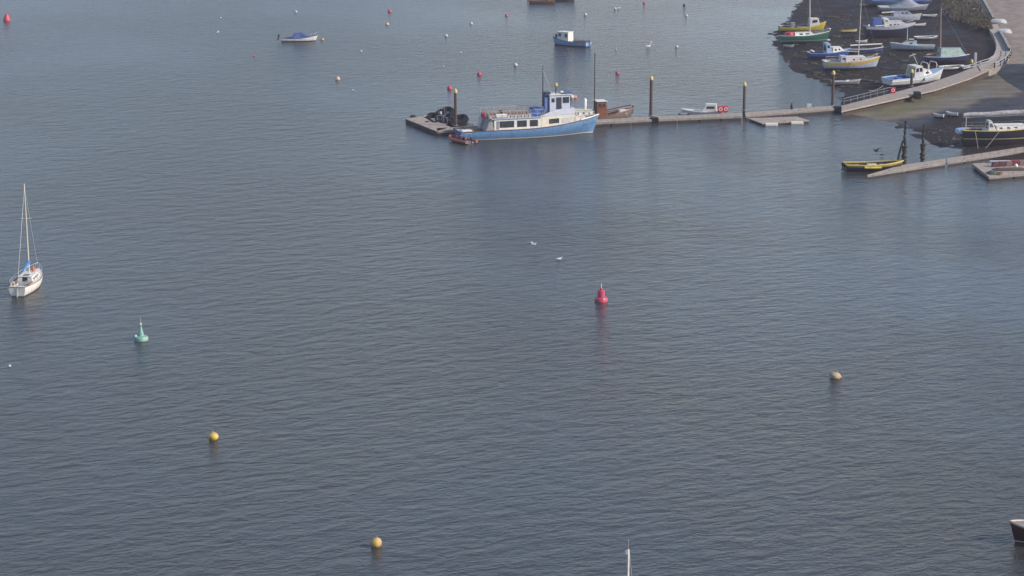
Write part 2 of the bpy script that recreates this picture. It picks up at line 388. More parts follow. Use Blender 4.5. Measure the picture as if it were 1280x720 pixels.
child(mb.build('wall', mat('pier side timber', (.07,.05,.035), .9, .3, 1.0, bump=.5, dirt=(.03,.025,.02)), None, smooth=False), pier)
p = W(1146.5,119,1.55); mb = MB(); mb.box((0,0,0),(1.0,1.6,1.1)); o = mb.build('rubber_block', BLACK, None, smooth=False, bevel=.05, loc=p); tag(o, 'black rubber block on the near edge of the pier below the white fishing boat', 'rubber block')
gr_ = thing('railing', 'thin dark rail with posts along the inner edge of the pier near its foot', 'railing', W(1085,122,1.2))
ps = resamp([Vector((W(a,b,z).x, W(a,b,z).y, z)) for a,b,z in [(1055,130.5,.9),(1085,123.2,1.15),(1113,116.3,1.42)]], 8)
for p in ps:
    mbb = MB(); mbb.box((p.x,p.y,p.z+.48),(.09,.09,.96)); child(mbb.build('post', GREY, None, smooth=False), gr_)
mbb = MB(); mbb.tube([p+Vector((0,0,.95)) for p in ps], .04); mbb.tube([p+Vector((0,0,.5)) for p in ps], .03); child(mbb.build('rail', GREY), gr_)
# railing posts round the bend
rail = thing('railing', 'pale post and rail fence at the inner edge of the pier head', 'railing', W(1226,85,2.45))
pts = [(1218,86.5,2.30),(1226,83,2.42),(1236,80,2.45),(1245,74,2.5)]
for px, py, z in pts[0:3]:
    p = W(px,py,z); mbb = MB(); mbb.box((p.x,p.y,z+.5),(.16,.16,1.0)); child(mbb.build('post', OFFW, None, smooth=False), rail)
mbb = MB()
for h_ in (.55,.95): mbb.tube([W(px,py,z)+Vector((0,0,h_)) for px,py,z in [(1204,90,2.2)]+pts], .05)
child(mbb.build('rail', OFFW), rail)
rail = thing('railing', 'dark post railing following the outer bend of the promenade', 'railing', W(1258,78,2.5))
ps = resamp([W(px,py,ZQ) for px,py in [(1263,64),(1263,70),(1258,77.5),(1248,84),(1243,85.5)]], 8)
for p in ps:
    mbb = MB(); mbb.box((p.x,p.y,ZQ+.5),(.2,.2,1.0)); child(mbb.build('post', DARKMAST, None, smooth=False), rail)
mbb = MB(); mbb.tube([p+Vector((0,0,.98)) for p in ps], .06); mbb.tube([p+Vector((0,0,.5)) for p in ps], .05); child(mbb.build('rail', OFFW), rail)

# the boat shed just beyond the right edge whose shade falls on the slipway
sh = thing('boat_shed', 'stone boat shed beside the head of the slipway', 'shed', (W(1372,97,2).x, W(1372,97,2).y, 1.9))
mb = MB(); mb.box((0,0,2.3),(11,34,5.0)); child_ = mb.build('wall', STONE, sh, smooth=False)
mb = MB(); mb.add([(-5.9,-17.6,4.82),(5.9,-17.6,4.82),(0,-17.6,7.2),(-5.9,17.6,4.82),(5.9,17.6,4.82),(0,17.6,7.2)], [(0,1,2),(5,4,3),(0,2,5,3),(1,4,5,2),(0,3,4,1)])
mb.build('roof', mat('slate', (.08,.085,.10), .7, .2, 2), sh, smooth=False)
mb = MB(); mb.box((-5.55,2,1.9),(.12,4.5,3.6)); mb.build('door', PALEBLUE, sh, smooth=False)

# ------------------------------------------------------------------ hull builder
def smoothstep(t): t = max(0, min(1, t)); return t*t*(3-2*t)
class Hull:
    def __init__(s, L, B, fs, fm, fb, draft, ts=.75, rake=.06, bow_p=2.2, full=.62):
        s.L, s.B, s.fs, s.fm, s.fb, s.draft, s.ts, s.rake, s.bp, s.full = L, B, fs, fm, fb, draft, ts, rake, bow_p, full
    def hb(s, u):
        if u < .45: return s.B/2*(s.ts+(1-s.ts)*math.sin(u/.45*math.pi/2))
        t = (u-.45)/.55; return s.B/2*max(0.0, 1-t**s.bp)**.85
    def sheer(s, u):
        if u < .4: t = 1-u/.4; return s.fm+(s.fs-s.fm)*t*t
        t = (u-.4)/.6; return s.fm+(s.fb-s.fm)*t**1.8
    def keel(s, u): return -s.draft*(1-smoothstep((u-.75)/.25)*.8)*(.75+.25*smoothstep(u/.3))
    def xs(s, u, z):  # stem rake and a slightly raked transom
        return s.L*(u-.5) + s.rake*s.L*(max(0, u-.7)/.3)**2*(z/s.fb-.6) - .02*s.L*max(0, .15-u)/.15*(z/max(.1, s.fs))
    def sec(s, u, v):
        sh_, k = s.sheer(u), s.keel(u); b = s.hb(u); ku = s.full+(1.5-s.full)*smoothstep((u-.55)/.45)
        y = b*math.sin(v*math.pi/2)**ku; z = k+(sh_-k)*(1-math.cos(v*math.pi/2))**.62 if v > 0 else k
        return (s.xs(u, z), y, z)
    def mesh(s, mb, nu=22, nv=10, band=None):
        idx = {}
        V = []; F = []; Mi = []
        for i in range(nu+1):
            for side in (-1, 1):
                for j in range(nv+1):
                    u = i/nu; v = j/nv; x, y, z = s.sec(u, v); idx[i,side,j] = len(V); V.append((x, side*y, z))
        for i in range(nu):
            for side in (-1, 1):
                for j in range(nv):
                    F.append((idx[i,side,j],idx[i+1,side,j],idx[i+1,side,j+1],idx[i,side,j+1])); Mi.append(1 if band and j >= nv-band else 0)
        tr = [idx[0,-1,j] for j in range(nv,-1,-1)]+[idx[0,1,j] for j in range(1,nv+1)]
        F.append(tuple(tr)); Mi.append(0)
        for f, m_ in zip(F, Mi): mb.add([], [], None); mb.f.append(tuple(q for q in f)); mb.m.append(m_)
        off = 0; assert not mb.v; mb.v = V
        return mb
    def deck(s, mb, cock=None, depth=.6, drop=.06, sd=.78, nu=44):
        prof = []
        for i in range(nu+1):
            u = .004+.985*i/nu; z = s.sheer(u)-drop; b = s.hb(u)*.97; x = s.xs(u, z)
            inn = cock and cock[0] <= u <= cock[1]; dz = depth if inn else 0; c = 0 if inn else .05*s.B*.3
            w_ = sd if inn else sd
            prof.append([(x,-b,z),(x,-b*w_,z+c*.4),(x,-b*w_*.98,z-dz+c*.4),(x,0,z-dz+c),(x,b*w_*.98,z-dz+c*.4),(x,b*w_,z+c*.4),(x,b,z)])
        V = [p for r_ in prof for p in r_]; F = []; Mi = []
        for i in range(nu):
            for j in range(6):
                a = i*7+j; F.append((a,a+1,a+8,a+7))
                u = .004+.985*(i+.5)/nu; Mi.append(1 if (cock and cock[0] <= u <= cock[1] and 1 <= j <= 4) else 0)
        o = len(mb.v); mb.v += V
        for f, m_ in zip(F, Mi): mb.f.append(tuple(q+o for q in f)); mb.m.append(m_)
        return mb
    def gunwale(s, mb, r=.05, mi=0):
        for side in (-1, 1): mb.tube([(s.xs(u, s.sheer(u)), side*s.hb(u), s.sheer(u)) for u in [i/24 for i in range(25)]], r, 6, mi)
        mb.tube([(s.xs(0, s.sheer(0)), -s.hb(0), s.sheer(0)), (s.xs(0, s.sheer(0)), s.hb(0), s.sheer(0))], r, 6, mi); return mb
    def X(s, u): return s.L*(u-.5)

def cabin(root, H, u0, u1, wf, h, m, name='cabin', z0=None, sf=.25, sb=.05, tw=.88, side=(), front=(), back=(), roof=None, rise=0, wm=None, roof_over=.05):
    "a tapered house on deck: side/front/back are window rectangles in (a0,a1,b0,b1)"
    x0, x1 = H.X(u0), H.X(u1); za = (H.sheer(u0) if z0 is None else z0)-.08; zb = (H.sheer(u1) if z0 is None else z0)-.08
    w0 = H.hb(u0)*wf if z0 is None else H.B/2*wf; w1 = min(w0, H.hb(u1)*wf+.15) if z0 is None else H.B/2*wf
    zt = max(za, zb)*.5+min(za,zb)*.5+h; zta, ztb = zt, zt+rise
    b = [Vector(p) for p in ((x0,-w0,za),(x1,-w1,zb),(x1,w1,zb),(x0,w0,za))]
    t = [Vector(p) for p in ((x0+sb*h,-w0*tw,zta),(x1-sf*h*2,-w1*tw,ztb),(x1-sf*h*2,w1*tw,ztb),(x0+sb*h,w0*tw,zta))]
    mb = MB(); mb.hexa(b+t); c = mb.build(name, m, root, smooth=False, bevel=.04)
    rm = MB(); ce = sum(t, Vector())/4
    tt = [ce+(p-ce)*(1+roof_over) + Vector((0,0,.012)) for p in t]; rm.hexa(tt+[p+Vector((0,0,.07)) for p in tt])
    rm.build('roof', roof or m, c, smooth=False, bevel=.02)
    def pane(P, r_):
        a0,a1,b0,b1 = r_; A,B,C,D = P  # A,B bottom; D,C top
        def q(a, b_): return (A.lerp(B,a)).lerp(D.lerp(C,a), b_)
        nrm = (B-A).cross(D-A).normalized()
        pts = [q(a0,b0),q(a1,b0),q(a1,b1),q(a0,b1)]
        g = MB(); g.hexa([p+nrm*-.02 for p in pts]+[p+nrm*.015 for p in pts]); g.build('window', wm or GLASS, c, smooth=False)
    for r_ in side: pane((b[0],b[1],t[1],t[0]), r_); pane((b[2],b[3],t[3],t[2]), (1-r_[1],1-r_[0],r_[2],r_[3]))
    for r_ in front: pane((b[1],b[2],t[2],t[1]), r_)
    for r_ in back: pane((b[3],b[0],t[0],t[3]), r_)
    return c, zt

def mast(root, x, z0, h, r=.07, m=None, boom=None, stays=None, cover=None, H=None, rk=0, spread=True, boomrise=.1):
    m = m or MASTC; mb = MB(); mb.tube([(x,0,z0),(x+rk*.5,0,z0+h*.5),(x+rk,0,z0+h)], r, 8, r2=r*.6); o = mb.build('mast', m, root)
    if spread: s_ = MB(); s_.tube([(x+rk*.6,-.55,z0+h*.62),(x+rk*.6,.55,z0+h*.62)], .025, 6); s_.build('spreader', m, o)
    if boom:
        b = MB(); b.tube([(x,0,z0+1.0),(x-boom,0,z0+1.0+boomrise)], .06, 8); b.build('boom', m, root)
        if cover:
            c = MB(); pts = [(x-.05-boom*.95*i/8, 0, z0+1.12+.16*(1-i/8)+boomrise*i/8+.02*math.sin(i*2.3)) for i in range(9)]
            c.tube(pts, .20, 8, r2=.10); c.build('sail_cover', cover, root)
    if stays and H:
        s_ = MB(); top = (x+rk*.97,0,z0+h*.97)
        s_.tube([top,(H.X(.98),0,H.sheer(.98))], .009, 4); s_.tube([top,(H.X(.02),0,H.sheer(0))], .006, 4)
        for sy in (-1,1): s_.tube([top,(x-.2,sy*H.hb(x/H.L+.5)*.95,H.sheer(x/H.L+.5))], .005, 4)
        s_.build('rigging', RAIL, root)
    return o
def rails(root, H, u0, u1, h=.6, n=6, m=None):
    mb = MB()
    for sy in (-1,1):
        us = [u0+(u1-u0)*i/(n-1) for i in range(n)]
        P = [Vector((H.X(u), sy*H.hb(u)*.93, H.sheer(u))) for u in us]
        mb.tube([p+Vector((0,0,h)) for p in P], .022, 5); mb.tube([p+Vector((0,0,h*.5)) for p in P], .014, 4)
        for p in P: mb.tube([p, p+Vector((0,0,h))], .02, 5)
    if u1 > .93:
        a = Vector((H.X(u1), H.hb(u1)*.93, H.sheer(u1)+h)); mb.tube([a, (H.X(1)+.05,0,H.sheer(1)+h), (a.x,-a.y,a.z)], .022, 5)
    mb.build('guard_rail', m or RAIL, root)
def outboard(root, x, y, z, m=None, tilt=False):
    mb = MB(); mb.box((x-.12,y,z+.30),(.34,.28,.42),taper=.8); mb.box((x-.14,y,z-.15),(.14,.12,.6)); mb.box((x-.2,y,z-.45),(.3,.06,.14))
    mb.build('outboard_motor', m or BLACK, root, smooth=False, bevel=.03)
def fenders(root, H, us, side=-1, m=None):
    for u in us:
        mb = MB(); mb.lathe([(.02,-.32),(.10,-.28),(.13,-.1),(.13,.1),(.10,.28),(.02,.32)], (H.X(u), side*(H.hb(u)+.08), H.sheer(u)-.45), 8); mb.build('fender', m or WHITE, root)

def boat(name, label, cat, px, py, L, hdg, B, fs, fm, fb, draft, top, bottom=(.05,.02,.02), stripe=None, band=None, deck=None, gun=None, cock=None,
         ts=.75, aground=False, group=None, roll=0, key=None, nv=10, bandn=2, floor=None, depth=.6, full=.62, sink=None, rake=.06, gr=.05):
    p = Wg(px, py) if aground else W(px, py, 0)
    z = p.z+(draft*.75 if aground else 0) if sink is None else p.z+sink
    root = thing(name, label, cat, (p.x, p.y, z), R(hdg), group, rx=R(roll))
    H = Hull(L, B, fs, fm, fb, draft, ts, rake, full=full)
    hm = hull_mat(key or 'hull '+str(px), top, bottom, stripe); mats = [hm]
    if band: mats.append(mat('band '+str(px), band, .5, .2))
    H.mesh(MB(), band=bandn if band else None).build('hull', mats, root)
    dk = H.deck(MB(), cock, depth); dk.build('deck', [deck or OFFW, floor or GREY], root)
    H.gunwale(MB(), gr).build('gunwale', gun or WHITE, root)
    return root, H

# ------------------------------------------------------------------ pontoons
ponts = []
def pontoon(near, far, z, label, px, seams=5, floats=True, sidecol=None, th=.28, name='pontoon', dz=.0):
    "near/far: pixel pairs of the deck's edges at height z"
    a, b = [W(*p, z) for p in near]; d, c = [W(*p, z) for p in far]
    cen = (a+b+c+d)/4; root = thing(name, label, 'pontoon', (cen.x, cen.y, 0), 0, 'floating pontoons')
    def loc(p, zz): return (p.x-cen.x, p.y-cen.y, zz)
    mb = MB(); n_ = max(1, seams)
    for i in range(n_):
        t0, t1 = i/n_+.0015, (i+1)/n_-.0015
        A, B2, C, D = a.lerp(b,t0), a.lerp(b,t1), d.lerp(c,t1), d.lerp(c,t0)
        mb.hexa([loc(A,z-.07),loc(B2,z-.07),loc(C,z-.07),loc(D,z-.07),loc(A,z),loc(B2,z),loc(C,z),loc(D,z)])
    mb.build('deck', DECK, root, smooth=False)
    def inset(p, k): return cen.lerp(p, k)
    mb = MB(); q = [inset(p, .995) for p in (a,b,c,d)]
    mb.hexa([loc(p,z-.07-th) for p in q]+[loc(p,z-.072) for p in q]); mb.build('side_beam', sidecol or PSIDE, root, smooth=False)
    L = (b-a).length; nf = max(2, int(L/3.2)); wd = (a-d).length
    for i in range(nf):
        t0, t1 = (i+.04)/nf, (i+.96)/nf
        A, B2, C, D = a.lerp(b,t0), a.lerp(b,t1), d.lerp(c,t1), d.lerp(c,t0); A2, D2 = A.lerp(D,.01), D.lerp(A,.06); B3, C2 = B2.lerp(C,.01), C.lerp(B2,.06)
        f = MB(); f.hexa([loc(p,-.35) for p in (A2,B3,C2,D2)]+[loc(p,z-.074-th) for p in (A2,B3,C2,D2)]); f.build('float', FLOATM, root, smooth=False)
    # cleats along the near edge
    for i in range(1, nf, 2):
        p = a.lerp(b, i/nf).lerp(d.lerp(c, i/nf), .08); f = MB(); f.tube([loc(p+Vector((-.16,0,0)), z+.12), loc(p+Vector((.16,0,0)), z+.12)], .035, 6); f.box(loc(p, z+.06), (.08,.08,.12)); f.build('cleat', GREY, root)
    return root
def dk(px, py, zoff): return (px, py)
ZP = .65
def nearline(px):  # deck near edge pixel y along the main run (deck height .65 m)
    pts = [(546,163.8),(745,152.8),(818,149.2),(931,144.5),(1046,135.2)]
    for (x0,y0),(x1,y1) in zip(pts, pts[1:]):
        if px <= x1: return y0+(y1-y0)*(px-x0)/(x1-x0)
    return pts[-1][1]
wid = lambda px: 3.6
for x0, x1, lab in ((546.5,684,'floating pontoon moored behind the blue hulled ferry, joined to the end pontoon'),
                    (686,815,'floating pontoon from the ferry bow to the second timber pile'),
                    (820,928,'floating pontoon with the two red lifebuoy boxes on it'),
                    (932,1043,'floating pontoon between the low raft and the foot of the concrete pier')):
    sk = 3.2
    pontoon([(x0, nearline(x0)), (x1, nearline(x1))], [(x0-1.0, nearline(x0)-wid(x0)), (x1-1.0, nearline(x1)-wid(x1))], ZP, lab, x0, seams=int((x1-x0)/8))
for px in (818, 1047):
    p = W(px, nearline(px)+1.6, .35); mb = MB(); mb.box((0,0,0),(1.2,1.5,.95)); o = mb.build('rubber_block', BLACK, None, smooth=False, bevel=.05, loc=(p.x,p.y,.33))
    tag(o, {818:'black rubber block between two pontoons, beside the tall timber pile', 1047:'black rubber block joining the last pontoon to the concrete pier'}[px], 'rubber block', 'rubber blocks between pontoons')
pontoon([(506.5,148.3),(545.6,164.0)], [(530,145.0),(563,158.6)], ZP, 'end pontoon at the far left tip lying crosswise with a black fendered side', 505, seams=8, sidecol=FLOATM)
mb = MB(); # heap of fenders on the end pontoon's far edge
pontoon([(953,154.3),(1012,150.6)], [(935,147.8),(996,145.6)], .35, 'low wooden raft with pale floats lying against the near side of the pontoon', 953, seams=4, th=.1)
for px in (962, 994):
    p = W(px+2, 156.3-(px-953)*.06, .1); mb = MB(); mb.box((0,0,0),(1.9,.9,.40)); o = mb.build('float_block', WHITE, None, smooth=False, bevel=.08, loc=(p.x,p.y-.2,.16))
    tag(o, {962:'pale float block at the left near corner of the low raft', 994:'pale float block at the right near side of the low raft'}[px], 'float', 'float blocks of the low raft')
# right-hand jetty
pontoon([(1084,218.6),(1182,203.2)], [(1126,206.4),(1182,198.2)], .5, 'left end section of the right jetty beside the yellow workboat', 1084, seams=12)
pontoon([(1184,202.8),(1330,180.5)], [(1184,197.9),(1330,175.5)], .5, 'right section of the right jetty under the black hulled yacht', 1184, seams=14)
pontoon([(1236,221.0),(1330,212.0)], [(1215,204.4),(1330,197.0)], .55, 'broad raft in front of the right jetty with dark red crates on it', 1236, seams=7)

# ------------------------------------------------------------------ piles
def pile(px, py, h, label, r=.23, cap=True, m=None, lean=0, name='mooring_pile', aground=False, cm=None):
    p = Wg(px, py) if aground else W(px, py, 0)
    root = thing(name, label, 'pile', (p.x, p.y, p.z), random.uniform(0,6), 'timber mooring piles')
    mb = MB(); mb.lathe([(r,-1.5),(r,h*.25),(r*.97,h*.6),(r*.93,h)], n=12); mb.build('shaft', m or hull_mat('tarred pile with tide band', (.075,.045,.035), (.02,.024,.014), (.045,.04,.028), .45, 1.0, .85), root)
    if cap:
        mb = MB(); mb.lathe([(r*1.2,h+.005),(r*1.25,h+.12),(r*1.15,h+.4),(r*.5,h+.62),(.02,h+.66)], n=12); mb.build('cap', cm or CAP, root)
    mb = MB(); mb.torus((0,0,.72), r+.10, .07); mb.build('ring', GREY, root)
    return root
pile(569.5,162.5,5.6,'timber pile with a yellow cap at the stern of the ferry')
pile(813.5,150,6.2,'tall timber pile with a yellow cap right of the brown fishing boat',.25)
pile(930,143,4.5,'timber pile with a yellow cap beside the low raft')
pile(1040.5,137,5.6,'timber pile with a yellow cap at the pontoon end in front of the grey dinghy')
pile(1139,113,2.9,'timber pile with yellow cap before the white fishing boat at the pier', aground=True, r=.24)
pile(1214,93,2.0,'short dark pile with a small pale cap beside the pale square post', aground=True, r=.22)
p = Wg(1218.5,91); mb = MB(); mb.box((0,0,1.9),(.42,.42,3.2)); o = mb.build('post', OFFW, None, smooth=False, bevel=.03, loc=p); tag(o, 'pale square post at the end of the pier railing', 'post')
def rough_pile(px, py, h, label, forked):
    p = W(px, py, 0); root = thing('old_pile', label, 'pile', (p.x,p.y,0), 0, 'old weedy piles')
    mb = MB(); pts = [(.06*math.sin(i*1.7), .05*math.cos(i*2.1), -1+(h+1)*i/9) for i in range(10)]; mb.tube(pts, .30, 9, r2=.17); mb.build('shaft', PILEW, root)
    mb = MB(); prof = [(.33+.10*math.sin(i*2.7)+.05*math.sin(i*5.1), -.4+i*.28) for i in range(11)]
    mb.lathe(prof, n=11); mb.v = [(x+.05*math.sin(z*9+y*20), y+.05*math.cos(z*7+x*23), z) for x,y,z in mb.v]; mb.build('weed', WEED, root)
    if forked: mb = MB(); mb.tube([(-.95,0,-.8),(-.75,0,1.2),(-.25,0,3.2)], .17, 8, r2=.12); mb.build('strut', PILEW, root)
    return root
rough_pile(1130,204,5.9,'black weedy pile with a leaning strut beside the yellow workboat', True)
rough_pile(1153,201.5,5.1,'black weedy pile right of the forked one, standing alone by the jetty', False)

# ------------------------------------------------------------------ ferry
LILAC = mat('pale lilac paint', (.50,.53,.61), .45, .12)
RIBB = mat('black hypalon', (.009,.009,.011), .85, .3, spec=.15)
def ferry():
    stem = W(741,166,0); th = R(17.5); L = 21.2
    dirx = Vector((math.cos(th), math.sin(th), 0)); cen = stem-dirx*(L/2-.55)
    root = thing('ferry', 'passenger ferry with pale blue hull and open bench deck moored at the pontoon', 'ferry', (cen.x,cen.y,0), th)
    H = Hull(L, 5.2, 1.35, 1.45, 2.65, .9, .80, .045, 2.6, .45)
    hm = hull_mat('ferry hull', (.115,.235,.42), (.03,.05,.10), (.62,.60,.52), 0.05, .20)
    H.mesh(MB(), 34, 14).build('hull', hm, root)
    H.deck(MB(), (.03,.19), .55, .08, .86).build('deck', [CREAM, OFFW], root)
    H.gunwale(MB(), .07).build('rubbing_strake', mat('dark rubbing strake', (.12,.05,.05), .6), root)
    mb = MB()   # white bulwark cap at the bow
    for sy in (-1,1): mb.tube([(H.xs(u,H.sheer(u)), sy*H.hb(u)*.985, H.sheer(u)+.1) for u in [.86+.14*i/8 for i in range(9)]], .09, 6)
    mb.build('bow_rail', WHITE, root)
    X = lambda u: H.X(u)
    def xw(px): return X((px-571)/174)
    # main saloon
    w0 = 2.15; xa, xb = xw(609), xw(668); z0, z1 = 1.35, 3.0
    mb = MB(); mb.box(((xa+xb)/2,0,(z0+z1)/2),(xb-xa,2*w0,z1-z0)); sal = mb.build('saloon', WHITE, root, smooth=False, bevel=.05)
    for pa, pb in ((616,634),(638,650),(654,664)):
        for sy in (-1,1):
            g = MB(); g.box(((xw(pa)+xw(pb))/2, sy*(w0+.012), 2.25),(xw(pb)-xw(pa),.06,.95)); wn = g.build('window', GLASS, sal, smooth=False)
    for pa, pb in ((612,615),):
        for sy in (-1,1):
            g = MB(); g.box(((xw(pa)+xw(pb))/2, sy*(w0+.012), 2.15),(xw(pb)-xw(pa),.06,1.2)); g.build('door', GREY, sal, smooth=False)
    # blue grey side edge of upper deck
    mb = MB(); mb.box(((xa+xb)/2-.2,0,z1+.07),(xb-xa+.5,2*w0+.35,.12)); mb.build('upper_deck', PALEBLUE, root, smooth=False, bevel=.03)
    # grey canvas screen over the aft companionway
    mb = MB(); x0_, x1_ = xw(599), xa-.03
    mb.hexa([(x0_,-2.0,1.3),(x1_,-2.1,1.3),(x1_,.2,1.3),(x0_,.2,1.3),(x1_-.55,-1.9,2.95),(x1_,-2.0,2.98),(x1_,.2,2.98),(x1_-.55,.2,2.95)])
    mb.build('stair_screen', mat('grey canvas', (.33,.32,.31), .8, .25, 3), root, smooth=False)
    mb = MB(); mb.hexa([(x0_-.1,.8,1.3),(x1_,.8,1.3),(x1_,2.1,1.3),(x0_-.1,2.1,1.3),(x0_+.2,.8,3.0),(x1_,.8,3.0),(x1_,2.1,3.0),(x0_+.2,2.1,3.0)]); mb.build('locker', OFFW, root, smooth=False)
    # forward cabin (cream)
    xc, xd = xb+.01, xw(713)
    mb = MB(); mb.hexa([(xc,-2.2,1.4),(xd+.9,-1.35,1.8),(xd+.9,1.35,1.8),(xc,2.2,1.4),(xc,-2.1,3.1),(xd,-1.45,3.15),(xd,1.45,3.15),(xc,2.1,3.1)]); fc = mb.build('forward_cabin', CREAM, root, smooth=False, bevel=.05)
    def fy(x, z): t = (x-xc)/(xd-xc); return 2.16-(2.16-1.43)*t + .0
    for pa, pb, m_ in ((679,692,GLASS),(696,708,OFFW)):
        for sy in (-1,1):
            a, b = xw(pa), xw(pb); g = MB()
            A = Vector((a, sy*(fy(a,2.3)+.02),2.0)); B2 = Vector((b, sy*(fy(b,2.3)+.02),2.05))
            o = Vector((0, sy*.05, 0)); up = Vector((0,-sy*.03,.68)); g.hexa([A-o,B2-o,B2+o,A+o,A-o+up,B2-o+up,B2+o+up,A+o+up]); g.build('window', m_, fc, smooth=False)
    # bridge deck bulwark, white, swept down aft
    for sy in (-1,1):
        mb = MB(); P = []
        pts = [(xc-.1,3.15,3.22),(xc+2.2,3.15,4.0),(xd-.2,3.2,4.15),(xd+.05,3.2,4.0)]
        for (a,za,zb),(b,zc,zd) in zip(pts,pts[1:]):
            ya = sy*(fy(a,3)-.06); yb = sy*(fy(b,3)-.06); e = .05
            mb.hexa([(a,ya-e,za),(b,yb-e,zc),(b,yb+e,zc),(a,ya+e,za),(a,ya-e,zb),(b,yb-e,zd),(b,yb+e,zd),(a,ya+e,zb)])
        mb.build('bulwark', LILAC, root, smooth=False)
    mb = MB(); mb.box((xd,0,3.6),(.08,2.7,.95)); mb.build('bulwark', LILAC, root, smooth=False)
    mb = MB(); mb.box((xd+1.1,0,2.3),(1.7,1.9,.75),taper=.85); mb.build('fore_hatch', CREAM, root, smooth=False, bevel=.05)
    # wheelhouse
    wx0, wx1 = xw(682), xw(708); zb, zt = 3.16, 6.0
    mb = MB(); mb.hexa([(wx0,-1.05,zb),(wx1,-1.05,zb),(wx1,1.05,zb),(wx0,1.05,zb),(wx0,-1.0,zt),(wx1-.0,-.95,zt),(wx1-.0,.95,zt),(wx0,1.0,zt)]); wh = mb.build('wheelhouse', LILAC, root, smooth=False, bevel=.05)
    mb = MB(); mb.box(((wx0+wx1)/2+.1,0,zt+.07),(wx1-wx0+.3,2.25,.1)); mb.build('roof', WHITE, wh, smooth=False, bevel=.03)
    for a, b, c_, d_ in ((.10,.24,5.0,5.6),(.66,.95,4.85,5.7)):
        for sy in (-1,1):
            g = MB(); g.box((wx0+(wx1-wx0)*(a+b)/2, sy*1.02,(c_+d_)/2),((wx1-wx0)*(b-a),.07,d_-c_)); g.build('window', GLASS, wh, smooth=False)
    g = MB(); g.box((wx0+(wx1-wx0)*.46,-1.03,4.75),(.78,.08,1.9)); g.build('door', mat('dark doorway', (.03,.035,.06), .5), wh, smooth=False)
    g = MB(); g.box((wx1+.01,0,5.25),(.07,1.5,.75)); g.build('window', GLASS, wh, smooth=False)
    mb = MB(); mb.box((wx1-.3,0,zt+.2),(1.5,2.0,.14)); mb.build('visor', BLUE, wh, smooth=False, bevel=.03)
    mb = MB(); mb.box((wx0-.36,-.1,4.6),(.55,1.3,2.3)); mb.build('funnel', mat('mid blue paint', (.12,.21,.42), .5, .15), root, smooth=False, bevel=.06)
    mb = MB(); mb.box((wx0-.1,0,6.15),(.95,1.1,.65),taper=.9); mb.build('exhaust_box', NAVY, root, smooth=False, bevel=.05)
    mb = MB(); mb.tube([(wx0+1.3,0,6.1),(wx0+1.3,0,7.3)], .09); mb.build('radar_post', DARKMAST, root)
    mb = MB(); mb.lathe([(.05,0),(.26,.05),(.28,.3),(.2,.5),(.03,.55)], (wx0+1.3,0,7.2), 10); mb.build('beacon', YELLOW, root)
    mb = MB(); mb.lathe([(.05,0),(.3,.05),(.3,.25),(.05,.35)], (wx0+2.2,.1,6.15), 12); mb.build('radar_dome', WHITE, root)
    # slender dark signal mast aft of the wheelhouse with white forestay
    mx = xw(676); mb = MB(); mb.tube([(mx,0,3.1),(mx,0,6.6),(mx,0,10.4)], .14, 8, r2=.045); mb.build('mast', DARKMAST, root)
    mb = MB(); mb.box((mx,0,3.7),(.5,.6,1.3)); mb.build('mast_housing', CREAM, root, smooth=False, bevel=.04)
    mb = MB(); mb.tube([(mx,0,9.8),(wx0+.6,0,6.2)], .03, 5); mb.build('stay', RAIL, root)
    # open deck: rows of slatted benches
    bm_ = mat('slatted bench timber', (.44,.25,.19), .7, .3, 9, dirt=(.26,.12,.09)); bw = mat('bench pale slats', (.62,.52,.42), .7, .2, 9)
    n_ = 12
    for i in range(n_):
        x = xw(606)+(xw(655)-xw(606))*i/(n_-1)
        for sy, wy in ((-1,.95),(1,.95)):
            mb = MB(); y = sy*1.05
            for kx in (-.14,0,.14): mb.box((x+kx,y,3.55),(.10,1.75,.04))
            mb.mi = 1
            for kz in (3.68,3.82,3.96): mb.box((x-.26,y,kz),(.04,1.75,.09))
            mb.mi = 1
            for ky in (-.8,.8): mb.box((x-.02,y+ky,3.33),(.4,.06,.40)); mb.box((x-.26,y+ky,3.7),(.05,.06,.6))
            b = mb.build('bench', [bm_, bw], root, smooth=False)
    mb = MB(); mb.box((xw(662),-.2,3.45),(1.9,2.6,.6)); mb.box((xw(668),.2,3.9),(1.4,2.2,.5)); mb.build('seat_cover', BLUE, root, smooth=False, bevel=.08)
    # guard rails of the open deck
    mb = MB()
    for sy in (-1,1):
        xs_ = [xw(602)+(xw(672)-xw(602))*i/8 for i in range(9)]
        for hh in (.55,1.1): mb.tube([(x,sy*(w0+.12),3.1+hh) for x in xs_], .026, 5)
        for x in xs_: mb.tube([(x,sy*(w0+.12),3.1),(x,sy*(w0+.12),4.2)], .03, 5)
    for hh in (.45,.8,1.1): mb.tube([(xw(602),-w0-.12,3.1+hh),(xw(602),w0+.12,3.1+hh)], .035, 5)
    mb.build('guard_rail', OFFW, root)
    mb = MB(); mb.box((xw(601)-.1,-.3,3.75),(.12,.5,.9)); mb.box((xw(601)-.1,.7,3.75),(.12,.5,.9)); 
    # awning roll / life raft canister at the aft end of open deck
    mb = MB(); mb.tube([(xw(612),-1.85,3.45),(xw(625),-1.85,3.45)], .33, 12); mb.build('liferaft_canister', WHITE, root)
    mb = MB(); mb.box((xw(620),-1.0,3.85),(.5,.5,.6)); mb.build('vent_box', BLACK, root, smooth=False, bevel=.05)
    mb = MB(); mb.torus((xw(600)-.15,-1.2,3.45), .34, .10, 'x'); mb.build('lifebuoy', RED, root)
    mb = MB(); mb.torus((xw(600)-.15,-.2,3.45), .34, .10, 'x'); mb.build('lifebuoy', RED, root)
